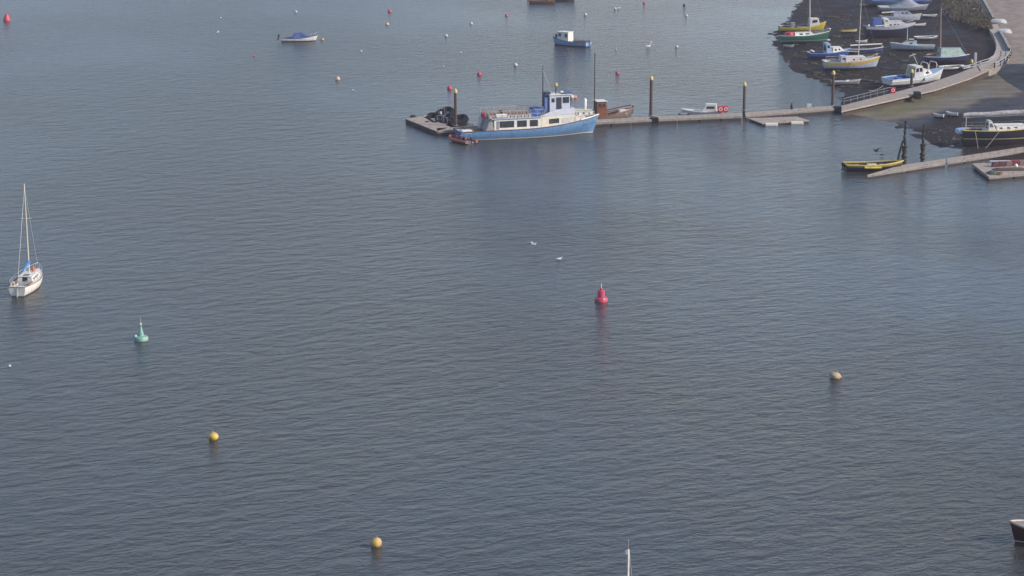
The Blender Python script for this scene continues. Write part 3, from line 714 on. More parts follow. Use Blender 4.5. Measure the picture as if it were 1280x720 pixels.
    # stern details
    mb = MB(); mb.box((xw(577),-.9,1.35),(1.5,1.3,.3)); mb.build('stern_locker', WHITE, root, smooth=False, bevel=.05)
    mb = MB(); mb.box((xw(588),.5,1.3),(2.0,2.2,.35)); mb.build('stern_seat', TEAK, root, smooth=False, bevel=.04)
    # foredeck rail, anchor
    mb = MB()
    for sy in (-1,1):
        us = [.82,.86,.90,.94,.98]
        mb.tube([(H.X(u),sy*H.hb(u)*.9,H.sheer(u)+.7) for u in us], .03, 5)
        for u in us: mb.tube([(H.X(u),sy*H.hb(u)*.9,H.sheer(u)),(H.X(u),sy*H.hb(u)*.9,H.sheer(u)+.7)], .03, 5)
    mb.build('guard_rail', RAIL, root)
    mb = MB(); u = .90; mb.tube([(H.X(u)-.5,-H.hb(u)-.08,H.sheer(u)-.15),(H.X(u)+.4,-H.hb(u)-.04,H.sheer(u)-.1)], .05); mb.tube([(H.X(u)-.5,-H.hb(u)-.1,H.sheer(u)-.4),(H.X(u)-.5,-H.hb(u)-.05,H.sheer(u)+.1)], .06); mb.build('anchor', GREY, root)
    fenders(root, H, (.2,.5,.75), 1, WHITE)
    for k_ in range(3):
        mb = MB(); mb.lathe([(.02,0),(.16,.02),(.17,.30),(.10,.42),(.02,.45)], (xw(714)+k_*.5, .5-k_*.4, 2.75), 8); mb.build('deck_gear', [ORANGE, GREY, WHITE][k_], root)
ferry()

# ------------------------------------------------------------------ moored and stranded boats
# brown fishing boat behind the pontoon
r_, H = boat('fishing_boat', 'old wooden fishing boat with brown wheelhouse and tall bare mast behind the pontoon', 'fishing boat', 748, 151.5, 10.8, 14, 3.4, 1.2, .95, 1.9, .9, (.17,.13,.11), (.04,.02,.02), deck=CREAM, gun=WOOD, cock=(.62,.88), ts=.7, gr=.07, floor=TEAK)
cabin(r_, H, .45, .60, .62, 2.2, WOOD, 'wheelhouse', sf=.02, sb=.02, tw=.98, side=((.15,.45,.6,.85),(.55,.85,.6,.85)), front=((.1,.45,.6,.85),(.55,.9,.6,.85)), roof=WHITE, roof_over=.15)
c_, _ = cabin(r_, H, .04, .42, .85, .95, CREAM, 'cabin', tw=.95, side=((.12,.18,.35,.7),(.35,.41,.35,.7),(.58,.64,.35,.7),(.8,.86,.35,.7)))
mast(r_, H.X(.44), 1.0, 9.6, .11, DARKMAST, spread=False)
mb = MB(); mb.lathe([(.28,1.7),(.28,3.4),(.15,3.6),(.02,3.65)], (H.X(.30),0,0), 12); mb.build('gas_bottle_locker', WHITE, r_)
mb = MB(); mb.tube([(H.X(.62),.3,1.6),(H.X(.98),0,2.35)], .10, 8); mb.build('bowsprit', WOOD, r_)
mb = MB(); mb.box((H.X(.85),-.1,1.35),(1.3,1.2,.7),taper=.8); mb.build('deck_box', CREAM, r_, smooth=False, bevel=.05)
mb = MB(); mb.tube([(H.X(1.0),0,1.0),(H.X(1.0)+.1,0,2.3)], .09, 6); mb.build('stem_post', DARKMAST, r_)

# white motor boat behind the pontoon
r_, H = boat('motor_boat', 'small white motor boat lying low behind the pontoon beside the red boxes', 'motor boat', 877, 144.5, 6.2, 172, 2.2, .8, .7, 1.0, .4, (.62,.62,.60), cock=(.06,.35), deck=WHITE)
cabin(r_, H, .12, .5, .7, 1.15, WHITE, 'cuddy', sf=.3, side=((.15,.8,.45,.8),), front=((.1,.9,.3,.8),))
r_, H = boat('dinghy', 'small grey dinghy tied behind the pontoon left of the white motor boat', 'dinghy', 857.5, 144.3, 2.3, 20, 1.2, .5, .45, .6, .15, (.30,.31,.33), cock=(.08,.8), depth=.3, deck=OFFW, floor=DARK, gr=.04)
# lifebuoy boxes
def ring_box(px, py, z, label, grp):
    p = W(px,py,z); t = thing('lifebuoy_box', label, 'lifebuoy box', (p.x,p.y,z), 0, grp)
    mb = MB(); mb.box((0,0,.62),(.78,.35,.95)); mb.box((0,.05,.1),(.1,.1,.2)); mb.build('housing', RED, t, smooth=False, bevel=.08)
    mb = MB(); mb.torus((0,-.19,.64), .22, .055, 'y', 18, 6); mb.build('lifebuoy', WHITE, t)
    return t
ring_box(900.5,141.5,ZP,'left one of two red lifebuoy boxes on the pontoon','red boxes on the pontoon')
ring_box(907,141.2,ZP,'right one of two red lifebuoy boxes on the pontoon','red boxes on the pontoon')
ring_box(1116,117.5,1.3,'red lifebuoy box on the pier under the stern of the white fishing boat','red boxes on the pontoon')

def small_cruiser():
    r_, H = boat('motor_boat', 'white moored day boat with navy cuddy cover and raised outboard, far left', 'motor boat', 374, 51.5, 7.0, 9, 2.3, .75, .65, 1.15, .4, (.68,.66,.62), (.02,.02,.05), stripe=(.02,.03,.08), gun=NAVY, cock=(.05,.3))
    cabin(r_, H, .28, .82, .86, .85, BLUE, 'spray_hood', sf=.9, sb=.9, tw=.7, side=((.52,.60,.3,.7),(.68,.8,.3,.7)))
    outboard(r_, H.X(-.06), 0, .9)
    mb = MB(); mb.tube([(H.X(-.05),0,1.2),(H.X(-.11),0,.4)], .1, 6); mb.build('outboard_leg', BLACK, r_)
    rails(r_, H, .80, .97, .45, 4)
small_cruiser()
# blue fishing boat with white wheelhouse
r_, H = boat('fishing_boat', 'small blue hulled fishing boat with white wheelhouse moored at top centre', 'fishing boat', 713.5, 57, 7.6, 151, 2.9, .95, .95, 1.5, .5, (.22,.36,.60), (.04,.02,.03), gun=mat('oxblood trim', (.12,.03,.04), .5), cock=(.06,.50), floor=TEAK, ts=.9)
cabin(r_, H, .50, .84, .78, 1.55, WHITE, 'wheelhouse', sf=.02, sb=.02, tw=.95, side=((.08,.32,.42,.85),(.66,.9,.42,.85)), front=((.1,.45,.5,.85),(.55,.9,.5,.85)))
mb = MB(); mb.box((H.X(.89),0,1.75),(.5,.8,.7)); mb.build('winch_box', NAVY, r_, smooth=False)
mb = MB(); mb.tube([(H.X(.75),0,2.5),(H.X(.75),0,3.7)], .04, 6); mb.build('aerial', GREY, r_)
outboard(r_, H.X(-.02), 0, .8, GREY)
mb = MB(); mb.tube([(H.X(0),.3,1.0),(H.X(0)-.9,.3,1.15)], .05, 6); mb.build('stern_pole', RAIL, r_)

# boats cut off by the top of the frame
r_, H = boat('fishing_boat', 'dark wooden boat cut off by the top edge of the picture, top centre', 'fishing boat', 678, 4.2, 6.0, 8, 2.2, .7, .6, 1.0, .5, (.09,.06,.04), cock=(.1,.8), deck=TEAK, gun=WOOD, floor=DARK)
outboard(r_, H.X(-.03), 0, .6)
r_, H = boat('fishing_boat', 'dark green boat with pink trim cut off by the top edge beside the wooden one', 'fishing boat', 704, 1.2, 5.5, 4, 2.1, .7, .6, 1.0, .5, (.03,.07,.06), cock=(.1,.6), deck=TEAK, gun=RED, floor=DARK)

# white sailing yacht at left
def yacht_left():
    st = W(22,371,0); dv = W(46.5,352,0)-st; th = math.atan2(dv.y, dv.x); L = 8.0
    cen = st+Vector((math.cos(th),math.sin(th),0))*L/2
    root = thing('sailing_yacht', 'white sailing yacht seen from astern with a blue sail cover, moored at far left', 'yacht', (cen.x,cen.y,0), th)
    H = Hull(L, 2.6, 1.05, .98, 1.35, .5, .68, .07, 2.4, .5)
    H.mesh(MB(), 26, 12).build('hull', hull_mat('yacht hull', (.74,.70,.63), (.05,.05,.06), (.10,.12,.18), .0, .10), root)
    H.deck(MB(), (.10,.36), .45, .04, .62).build('deck', [WHITE, OFFW], root)
    H.gunwale(MB(), .035).build('toe_rail', TEAK, root)
    c, zt = cabin(root, H, .36, .78, .66, .48, WHITE, 'coach_roof', sf=.7, sb=.1, tw=.85, side=((.15,.3,.3,.7),(.4,.55,.3,.7),(.65,.75,.35,.7)), back=((.32,.68,.15,.98),))
    mb = MB(); mb.box((H.X(.44),0,zt+.09),(.75,.6,.06)); mb.build('hatch', mat('smoked hatch', (.10,.06,.05), .3), root, smooth=False)
    mb = MB(); mb.box((H.X(.64),0,zt+.08),(.5,.5,.06)); mb.build('hatch', OFFW, root, smooth=False)
    mast(root, H.X(.57), zt, 9.7, .075, mat('light cream spar', (.70,.60,.46), .4, .08), boom=2.3, cover=BRIGHTBLUE, stays=True, H=H, rk=-.35, boomrise=-.35)  # this mast has its own lighter cream colour
    rails(root, H, .02, .97, .58, 8)
    mb = MB(); mb.box((H.X(0)-.12,0,.42),(.12,.10,1.1)); mb.build('rudder', OFFW, root, smooth=False)
    mb = MB(); mb.tube([(H.X(0),0,1.1),(H.X(.14),0,1.15)], .03, 6); mb.build('tiller', TEAK, root)
    for y in (-.75,.75):
        mb = MB(); mb.box((H.X(.22),y,1.02),(1.9,.35,.08)); mb.build('cockpit_seat', TEAK, root, smooth=False)
    mb = MB(); mb.lathe([(.01,-.16),(.13,-.1),(.16,0),(.13,.1),(.01,.16)], (H.X(.03),.85,1.3), 10); mb.build('winch', GREY, root)
    mb = MB(); mb.torus((H.X(.01),.5,1.35), .2, .05, 'x'); mb.build('lifebuoy', CREAM, root)
    mb = MB(); mb.lathe([(.02,0),(.16,.05),(.18,.3),(.1,.5),(.02,.6)], (H.X(.66),-.25,zt+.05), 8); mb.build('sail_bag', ORANGE, root)
yacht_left()

# yacht whose mast rises into the bottom edge
def yacht_bottom():
    top = W(785.5,676,12.2); th = R(100)
    root = thing('sailing_yacht', 'yacht at the bottom edge of which only the white masthead and forestay show', 'yacht', (top.x, top.y, 0), th)
    H = Hull(9.0, 2.9, 1.1, 1.0, 1.4, .5, .7, .07, 2.4, .5)
    H.mesh(MB()).build('hull', hull_mat('yacht hull two', (.70,.68,.64), (.05,.05,.06), (.10,.12,.18), .0, .10), root)
    H.deck(MB(), (.1,.36), .45, .04, .62).build('deck', [WHITE, OFFW], root)
    c, zt = cabin(root, H, .36, .78, .66, .48, WHITE, 'coach_roof', sf=.7, side=((.15,.3,.3,.7),(.4,.55,.3,.7)))
    mb = MB(); mb.tube([(0,0,zt),(0,0,6),(0,0,11.7)], .09, 10, r2=.065); m_ = mb.build('mast', WHITE, root)
    mb = MB(); mb.tube([(0,0,11.7),(0,0,12.3)], .02, 6); mb.box((-.06,.12,11.55),(.12,.14,.22)); mb.build('wind_vane', RAIL, m_)
    mb = MB(); mb.tube([(.02,-.06,11.5),(1.2,-.75,7.0),(2.5,-1.3,1.3)], .03, 6); mb.build('shroud', RAIL, root)
    mb = MB(); mb.tube([(.05,0,1.6+.6),(-3.0,0,2.3)], .06, 8); mb.build('boom', WHITE, root)
yacht_bottom()

# maroon launch at the lower right edge, bow pointing left
def launch():
    bow = W(1267.5,677,0); th = R(170); L = 8.5
    cen = bow-Vector((math.cos(th),math.sin(th),0))*(L/2-.2)
    root = thing('motor_launch', 'dark maroon motor launch with white trim entering at the lower right edge', 'launch', (cen.x,cen.y,0), th)
    H = Hull(L, 2.7, .95, 1.0, 1.5, .5, .8, .05, 3.6, .5)
    H.mesh(MB(), 30, 12).build('hull', hull_mat('launch hull', (.045,.012,.014), (.03,.01,.01), (.50,.38,.30), .02, .10, .25), root)
    H.deck(MB(), (.1,.45), .5, .05, .8).build('deck', [GREY, TEAK], root)
    H.gunwale(MB(), .09).build('rubbing_strake', mat('pale oak', (.42,.32,.24), .5, .15), root)
    cabin(root, H, .45, .84, .75, .8, WHITE, 'cabin', sf=.5, tw=.88, side=((.1,.45,.35,.8),(.55,.85,.35,.8)), front=((.1,.45,.3,.8),(.55,.9,.3,.8)))
launch()

GRP = 'boats stranded on the mud'
_heel = iter([4,-5,3,-6,5,-3,2,-4,6,-2,4,-6,3,5,-5,7,-7,4,-4,6,-3,5,-6,3]*3)
def B(*a, **k):
    k['aground'] = True; k['roll'] = k.get('roll') or next(_heel)*.8
    k['group'] = GRP; return boat(*a, **k)
# A yellow work boat
r_, H = B('fishing_boat', 'yellow hulled fishing boat on the mud at the water edge behind the green yacht', 'fishing boat', 1003, 40.5, 9.4, 10, 2.9, .95, .8, 1.75, .5, (.45,.36,.04), gun=YELLOW, cock=(.05,.6), floor=DARK, deck=GREY)
cabin(r_, H, .64, .86, .75, 1.3, OFFW, 'wheelhouse', sf=.1, tw=.9, side=((.2,.8,.45,.85),), front=((.1,.9,.4,.8),), roof=CREAM)
mb = MB(); mb.box((H.X(.28),.3,1.15),(.9,.9,1.0)); mb.build('engine_box', GREY, r_, smooth=False, bevel=.05)
# B green yacht
r_, H = B('sailing_yacht', 'dark green hulled yacht with a red cockpit cover lying on the mud', 'yacht', 1006, 54.5, 9.8, 13, 2.9, 1.1, 1.0, 1.75, .75, (.015,.09,.06), (.03,.05,.05), stripe=(.20,.30,.28), gun=CREAM, cock=(.04,.22), deck=WHITE, ts=.6)
cabin(r_, H, .26, .66, .70, .62, WHITE, 'coach_roof', sf=.4, tw=.9, side=((.25,.45,.3,.75),(.6,.8,.3,.75)))
mb = MB(); mb.lathe([(1.0,.95),(1.05,1.3),(.95,1.6),(.55,1.78),(.05,1.8)], (H.X(.17),0,0), 14, sx=.85, sy=1.1); mb.build('cockpit_cover', RED, r_)
mast(r_, H.X(.60), 1.6, 10.5, .17, ALU, boom=2.6, stays=True, H=H); rails(r_, H, .55, .97, .55, 5)
mb = MB(); mb.lathe([(.02,-.25),(.25,0),(.02,.25)], (H.X(1.02),0,2.1), 10); mb.build('anchor_buoy', WHITE, r_)
# C blue cabin boat
r_, H = B('fishing_boat', 'royal blue boat with pale blue wheelhouse behind the yellow banded yacht', 'fishing boat', 1036, 73, 7.9, 13, 2.6, .9, .85, 1.45, .45, (.04,.09,.30), gun=PALEBLUE, cock=(.05,.36), deck=OFFW, floor=DARK)
cabin(r_, H, .40, .54, .80, 1.7, PALEBLUE, 'wheelhouse', sf=.15, sb=-.1, tw=.88, side=((.25,.75,.55,.85),), back=((.2,.8,.2,.85),), front=((.1,.9,.6,.9),))
cabin(r_, H, .55, .84, .74, .75, WHITE, 'cabin', sf=.4, tw=.9, side=((.2,.4,.35,.75),(.6,.75,.35,.75)))
mb = MB(); mb.lathe([(.02,-.2),(.3,0),(.32,.15),(.02,.3)], (H.X(.47),0,3.0), 12); mb.build('radar_dome', CREAM, r_)
for y in (-.8,-.2,.5):
    mb = MB(); mb.lathe([(.02,-.2),(.2,0),(.02,.2)], (H.X(.08),y,1.15), 8); mb.build('net_float', WHITE, r_)
# D
r_, H = B('day_boat', 'navy open boat with a white cover pole lying behind the yellow and white yacht mast', 'day boat', 1082, 67.5, 6.6, 10, 2.0, .7, .6, .95, .4, (.03,.06,.18), gun=WHITE, cock=(.1,.55), deck=PALEBLUE)
mb = MB(); mb.tube([(H.X(.05),0,1.35),(H.X(.98),0,1.5)], .12, 8); mb.build('folded_mast', WHITE, r_)
outboard(r_, H.X(1.0), 0, .7, GREY)
# E yellow white yacht
r_, H = B('sailing_yacht', 'pale hulled yacht with a mustard yellow sheer band and tall mast on the mud', 'yacht', 1064, 87.5, 9.9, 9, 3.0, 1.2, 1.15, 1.85, .7, (.42,.50,.60), (.05,.05,.06), stripe=(.50,.53,.58), band=(.55,.38,.10), gun=CREAM, cock=(.06,.34), deck=CREAM, floor=PALEBLUE, bandn=3, ts=.65)
cabin(r_, H, .36, .76, .68, .65, mat('pinkish white paint', (.66,.58,.54), .45, .12), 'coach_roof', sf=.3, tw=.92, side=((.35,.45,.3,.65),(.68,.78,.3,.65)))
cabin(r_, H, .28, .40, .62, .95, OFFW, 'spray_hood', sf=.1, tw=.85, side=((.2,.8,.4,.8),))
mast(r_, H.X(.62), 1.8, 11.5, .10, MASTC, boom=3.2, stays=True, H=H); rails(r_, H, .05, .97, .55, 8)
for sy in (-1,1):
    mb = MB(); mb.tube([(H.X(.42),sy*1.56,.35),(H.X(.42),sy*1.56,1.2)], .03, 6); mb.build('leg', DARK, r_)
# F grey dinghy
r_, H = B('dinghy', 'long grey open dinghy on dark mud in front of the yellow and white yacht', 'dinghy', 1058, 106.2, 5.0, 13, 1.7, .55, .5, .75, .2, (.22,.22,.26), stripe=(.35,.34,.38), gun=OFFW, cock=(.06,.9), deck=OFFW, floor=mat('reddish boards', (.16,.07,.07), .8), depth=.38)
for i, u in enumerate((.3,.5,.7)):
    mb = MB(); mb.box((H.X(u),0,.42),(.25,1.35,.05)); mb.build('thwart', WHITE if i else TEAK, r_, smooth=False)
mb = MB(); mb.box((H.X(.55),.2,.55),(.5,.4,.25)); mb.build('locker', WHITE, r_, smooth=False, bevel=.05)
# G cruiser
r_, H = B('motor_cruiser', 'white motor cruiser with dark hull and blue wheelhouse canopy stranded top right', 'motor cruiser', 1112, 46.5, 9.9, 9, 3.2, 1.75, 1.65, 2.3, .7, (.018,.022,.05), (.03,.03,.04), band=(.40,.42,.48), gun=OFFW, cock=(.04,.22), deck=OFFW, floor=PALEBLUE, bandn=2)
cabin(r_, H, .34, .84, .74, .85, OFFW, 'cabin', sf=.7, tw=.88, side=((.25,.35,.2,.5),(.45,.55,.2,.5),(.62,.70,.2,.5)))
cabin(r_, H, .12, .33, .72, 1.6, BLUE, 'canopy', sf=.15, tw=.86, roof=BLUE)
cabin(r_, H, .33, .50, .6, 1.55, WHITE, 'wheelhouse', sf=.2, tw=.88, side=((.2,.8,.55,.85),), front=((.1,.9,.55,.85),))
rails(r_, H, .5, .97, .6, 6)
mb = MB(); mb.tube([(H.X(.15),-1.45,1.9),(H.X(.40),-1.45,2.0)], .12, 8); mb.build('rolled_awning', CREAM, r_)
mb = MB(); mb.lathe([(.03,-.3),(.26,0),(.03,.3)], (H.X(.03),-1.0,1.95), 10); mb.build('fender', WHITE, r_)
# I second cruiser
r_, H = B('motor_cruiser', 'pale grey and white motor cruiser right behind the one with the blue canopy', 'motor cruiser', 1126, 29, 8.4, 8, 2.9, 1.05, 1.0, 1.5, .6, (.33,.36,.42), gun=OFFW, cock=(.04,.25), deck=OFFW)
cabin(r_, H, .28, .80, .74, .9, TARP, 'cabin', sf=.6, tw=.86, side=((.45,.6,.45,.85),(.68,.85,.45,.85)))
mb = MB(); mb.tube([(H.X(-.02),-.9,1.8),(H.X(.30),-.9,1.9)], .14, 8); mb.build('rolled_awning', CREAM, r_)
# H tarped boat
r_, H = B('covered_boat', 'long boat under a domed grey tarpaulin at the top of the mud', 'covered boat', 1129, 15.5, 10.5, 6, 2.9, .95, .9, 1.3, .5, (.25,.28,.34), gun=OFFW, deck=OFFW)
mb = MB()
for _ in (0,):
    prof = [(0,.0),(.2,.5),(.38,1.35),(.48,1.95),(.6,1.9),(.7,1.2),(.85,.55),(1,.1)]
    V = []; F = []; k_ = 9
    for t, hh in prof:
        x = H.X(.22+.66*t); wd_ = H.hb(.22+.66*t)*.9
        for j in range(k_): a = math.pi*j/(k_-1); V.append((x, -wd_*math.cos(a), .95+(hh+.05)*math.sin(a)**.8))
    for i in range(len(prof)-1):
        for j in range(k_-1): F.append((i*k_+j,i*k_+j+1,(i+1)*k_+j+1,(i+1)*k_+j))
    mb.add(V, F)
mb.build('tarpaulin', TARP, r_)
r_, H = B('covered_boat', 'boat under a deep blue cover cut by the top edge above the grey tarpaulin', 'covered boat', 1104, 8.5, 7.0, 5, 2.8, 1.0, .9, 1.3, .5, (.05,.10,.14), gun=BLUE, deck=BLUE)
cabin(r_, H, .1, .85, .9, .9, BLUE, 'cover', sf=.6, sb=.3, tw=.6, roof=BLUE)
r_, H = B('covered_boat', 'blue covered boat at the top edge right of the domed grey tarpaulin', 'covered boat', 1148, 7.5, 6.0, 5, 2.4, .8, .8, 1.1, .5, (.05,.06,.14), gun=NAVY, deck=BLUE)
cabin(r_, H, .1, .85, .9, .8, BLUE, 'cover', sf=.5, sb=.3, tw=.6, roof=BLUE)
r_, H = B('day_boat', 'flat grey green open boat left of the blue covered boat near the top edge', 'day boat', 1085, 9, 3.6, 4, 1.6, .5, .45, .6, .2, (.20,.26,.27), cock=(.06,.8), depth=.3, deck=OFFW, floor=GREY)
# J
r_, H = B('sailing_yacht', 'small white yacht with short wooden mast on mud below the dark hulled cruiser', 'yacht', 1140, 64, 8.0, 172, 2.6, .85, .8, 1.2, .5, (.45,.52,.56), stripe=(.3,.35,.4), gun=WHITE, cock=(.06,.34), deck=OFFW, floor=PALEBLUE)
cabin(r_, H, .40, .78, .7, .65, mat('pale turquoise paint', (.45,.55,.58), .5, .1), 'coach_roof', sf=.8, tw=.85, side=((.3,.5,.3,.7),))
cabin(r_, H, .46, .58, .5, 1.05, WOOD, 'companionway', sf=.0, tw=.95, roof=WHITE)
mast(r_, H.X(.62), 1.2, 2.9, .08, MASTC, spread=False)
# L white fishing boat along the pier
r_, H = B('fishing_boat', 'white fishing boat with pale blue stern and tall wheelhouse alongside the pier', 'fishing boat', 1143, 106.5, 12.2, 33, 3.3, 1.1, 1.15, 2.15, .6, (.70,.69,.66), (.03,.05,.10), gun=PALEBLUE, cock=(.04,.40), deck=PALEBLUE, floor=BLUE, ts=.85, gr=.06)
c_, _ = cabin(r_, H, .40, .58, .72, 1.75, OFFW, 'wheelhouse', sf=.1, sb=.15, tw=.86, side=((.1,.45,.5,.88),(.55,.9,.5,.88)), back=((.15,.85,.1,.85),), front=((.1,.9,.5,.85),), roof=CREAM)
cabin(r_, H, .58, .76, .66, .75, WHITE, 'cabin', sf=.5, tw=.85, side=((.3,.7,.3,.75),))
mb = MB()
for x in (H.X(.66), H.X(.82)):
    mb.tube([(x,-.95,1.5),(x,-.9,3.0),(x,-.6,3.3),(x,.6,3.3),(x,.9,3.0),(x,.95,1.5)], .07, 6)
mb.build('deck_arch', WHITE, r_)
mb = MB(); mb.tube([(H.X(.52),0,3.2),(H.X(.42),0,5.0)], .06, 6); mb.tube([(H.X(.36),0,4.6),(H.X(.48),0,4.9)], .05, 6); mb.build('mast_frame', OFFW, r_)
H.gunwale(MB(), .03)
mb = MB()
for side in (-1,1): mb.tube([(H.xs(u,H.sheer(u)-.38), side*(H.hb(u)*.985+.012), H.sheer(u)-.38) for u in [i/20 for i in range(20)]], .035, 5)
mb.build('rubbing_band', PALEBLUE, r_)
mb = MB(); mb.box((H.X(.15),-.6,1.0),(1.2,.9,.5)); mb.build('fish_box', BLUE, r_, smooth=False)
fenders(r_, H, (.55,), -1, GREY)
# M
r_, H = B('sailing_yacht', 'navy hulled yacht under a pale green cover with a wooden mast behind the pier boat', 'yacht', 1184, 80, 7.8, 8, 2.8, 1.0, .9, 1.3, .5, (.03,.04,.10), gun=WHITE, cock=(.05,.3), deck=NAVY, floor=NAVY)
cabin(r_, H, .28, .92, .95, 1.45, GREENTARP, 'tarpaulin', sf=.35, sb=.2, tw=.75, roof=GREENTARP)
mast(r_, H.X(.33), 1.5, 8.2, .13, mat('varnished spar', (.34,.20,.13), .4, .15), stays=True, H=H, spread=False)
mb = MB(); mb.tube([(H.X(0),0,1.3),(H.X(.38),0,1.7)], .16, 8); mb.build('furled_sail', mat('faded pink canvas', (.42,.27,.22), .8), r_)
# small boats by the pier head
def dinghy(px, py, L, hdg, label, top, gun=WHITE, roll=0, rows=2, floor=GREY, deck=None):
    r_, H = B('dinghy', label, 'dinghy', px, py, L, hdg, L*.42, .5, .45, .65, .18, top, cock=(.06,.85), depth=.33, deck=deck or OFFW, floor=floor, gun=gun, gr=.04, roll=roll)
    for i in range(rows):
        mb = MB(); mb.box((H.X(.3+.35*i),0,.36),(.22,L*.36,.04)); mb.build('thwart', TEAK, r_, smooth=False)
    return r_, H
dinghy(1190,87.5,4.6,24,'white dinghy nearest the pier between the pier boat bow and the yellow capped pile',(.62,.63,.62))
dinghy(1197,76.5,3.2,10,'white dinghy above the pale green covered yacht stern, nearest the dark basin',(.60,.60,.60))
dinghy(1208,87,1.9,15,'tiny pale blue dinghy beside the short dark pile',(.40,.50,.60), rows=1)
dinghy(1077,55,2.2,8,'tiny pale dinghy right of the mast of the yellow and white yacht',(.35,.37,.38), rows=1)
dinghy(1162,22.5,3.0,5,'bluish grey dinghy alone at the foot of the weedy bank, upper one',(.25,.31,.34), floor=OFFW)
dinghy(1150,34,2.8,25,'grey dinghy off the bow of the dark hulled cruiser',(.30,.33,.36))
dinghy(1158,50,4.6,18,'slim grey dinghy behind the small white yacht with short wooden mast',(.28,.32,.35))
dinghy(1061,41.5,3.4,14,'narrow yellowish dinghy on open mud right of the green yacht',(.45,.42,.18), gun=YELLOW)
dinghy(986,60.5,2.0,5,'small grey dinghy just below the green yacht stern',(.18,.20,.20), gun=GREY, rows=1)
dinghy(1173,148,1.6,150,'tiny white dinghy left of the mooring rocks on the lower mud',(.5,.5,.5), rows=1)
dinghy(1190,146,1.7,160,'tiny white dinghy nearest the black yacht stern on the lower mud',(.55,.55,.55), rows=1)
# black yacht at right
r_, H = B('sailing_yacht', 'black hulled yacht with yellow gunwale and long furled sail at the right edge', 'yacht', 1252, 180, 11.8, 7, 3.2, 1.3, 1.25, 1.75, 1.7, (.012,.013,.02), (.03,.025,.02), stripe=(.40,.34,.26), gun=YELLOW, cock=(.03,.28), deck=WHITE, floor=BLUE, ts=.6, sink=.95, gr=.08, key='black yacht')
cabin(r_, H, .40, .80, .62, .55, WHITE, 'coach_roof', sf=.5, tw=.85, side=((.1,.2,.3,.7),(.35,.45,.3,.7),(.6,.7,.3,.7)))
cabin(r_, H, .30, .40, .62, 1.3, CREAM, 'spray_hood', sf=.25, tw=.75, side=((.2,.8,.4,.8),), back=((.15,.85,.2,.8),))
sail = MB(); sail.tube([(H.X(0)+.0+i*1.05, .05*math.sin(i*1.9), 3.35+.05*math.sin(i*1.3)+.04*i) for i in range(11)], .30, 10, r2=.36); sail.build('furled_sail', mat('dirty white sailcloth', (.42,.41,.42), .85, .35, 2.2, bump=.8), r_)
mb = MB(); mb.tube([(H.X(0),0,3.0),(H.X(.95),0,3.3)], .08, 8); mb.build('boom', ALU, r_)
mb = MB(); mb.tube([(H.X(.93),0,1.6),(H.X(.93),0,11)], .11, 8); mb.build('mast', ALU, r_)
rails(r_, H, .02, .9, .75, 8); 
mb = MB(); mb.tube([(H.X(.01),-1.0,1.3),(H.X(.01),-1.0,3.2)], .06, 6); mb.build('gallows_post', OFFW, r_)
mb = MB(); mb.hexa([(H.X(-.08),-.7,.75),(H.X(.02),-.7,.75),(H.X(.02),.7,.75),(H.X(-.08),.7,.75),(H.X(-.07),-.8,1.35),(H.X(.02),-.8,1.45),(H.X(.02),.8,1.45),(H.X(-.07),.8,1.35)]); mb.build('dinghy_cover', PALEBLUE, r_, smooth=False, bevel=.08)
for sy in (-1,): 
    mb = MB(); mb.tube([(H.X(.12),-1.45,1.25),(H.X(.14),-2.4,-1.0),(H.X(.16),-3.0,-1.9)], .035, 5); mb.build('mooring_line', ROPE, r_)
    mb = MB(); mb.tube([(H.X(.42),-1.6,1.3),(H.X(.30),-2.3,-.2),(H.X(.17),-2.9,-1.6)], .03, 5); mb.build('mooring_line', ROPE, r_)
# yellow workboat
r_, H = boat('workboat', 'yellow and black open workboat tied to the left tip of the right jetty', 'workboat', 1092, 213, 7.8, 7, 3.0, 1.0, .9, 1.25, .35, (.02,.02,.03), stripe=(.03,.03,.05), band=(.42,.33,.07), gun=mat('dull yellow fender', (.50,.38,.09), .7, .2), cock=(.05,.94), deck=DARK, floor=DARK, bandn=2, gr=.12, depth=.5)
mb = MB(); mb.box((H.X(.45),-.35,.75),(1.3,.6,.45)); mb.build('console', CREAM, r_, smooth=False, bevel=.06)
outboard(r_, H.X(-.02), -.3, .6); outboard(r_, H.X(-.02), .5, .6)
for i, (u, y, m_) in enumerate(((.2,.1,YELLOW),(.3,-.7,CREAM),(.65,.3,GREY))):
    mb = MB(); mb.box((H.X(u),y,.6),(.7,.6,.4)); mb.build('fish_box', m_, r_, smooth=False, bevel=.04)
mb = MB(); mb.tube([(H.X(.28),-1.62,.7),(H.X(.42),-1.66,.65),(H.X(.58),-1.62,.65)], .17, 8); mb.build('fender', YELLOW, r_)

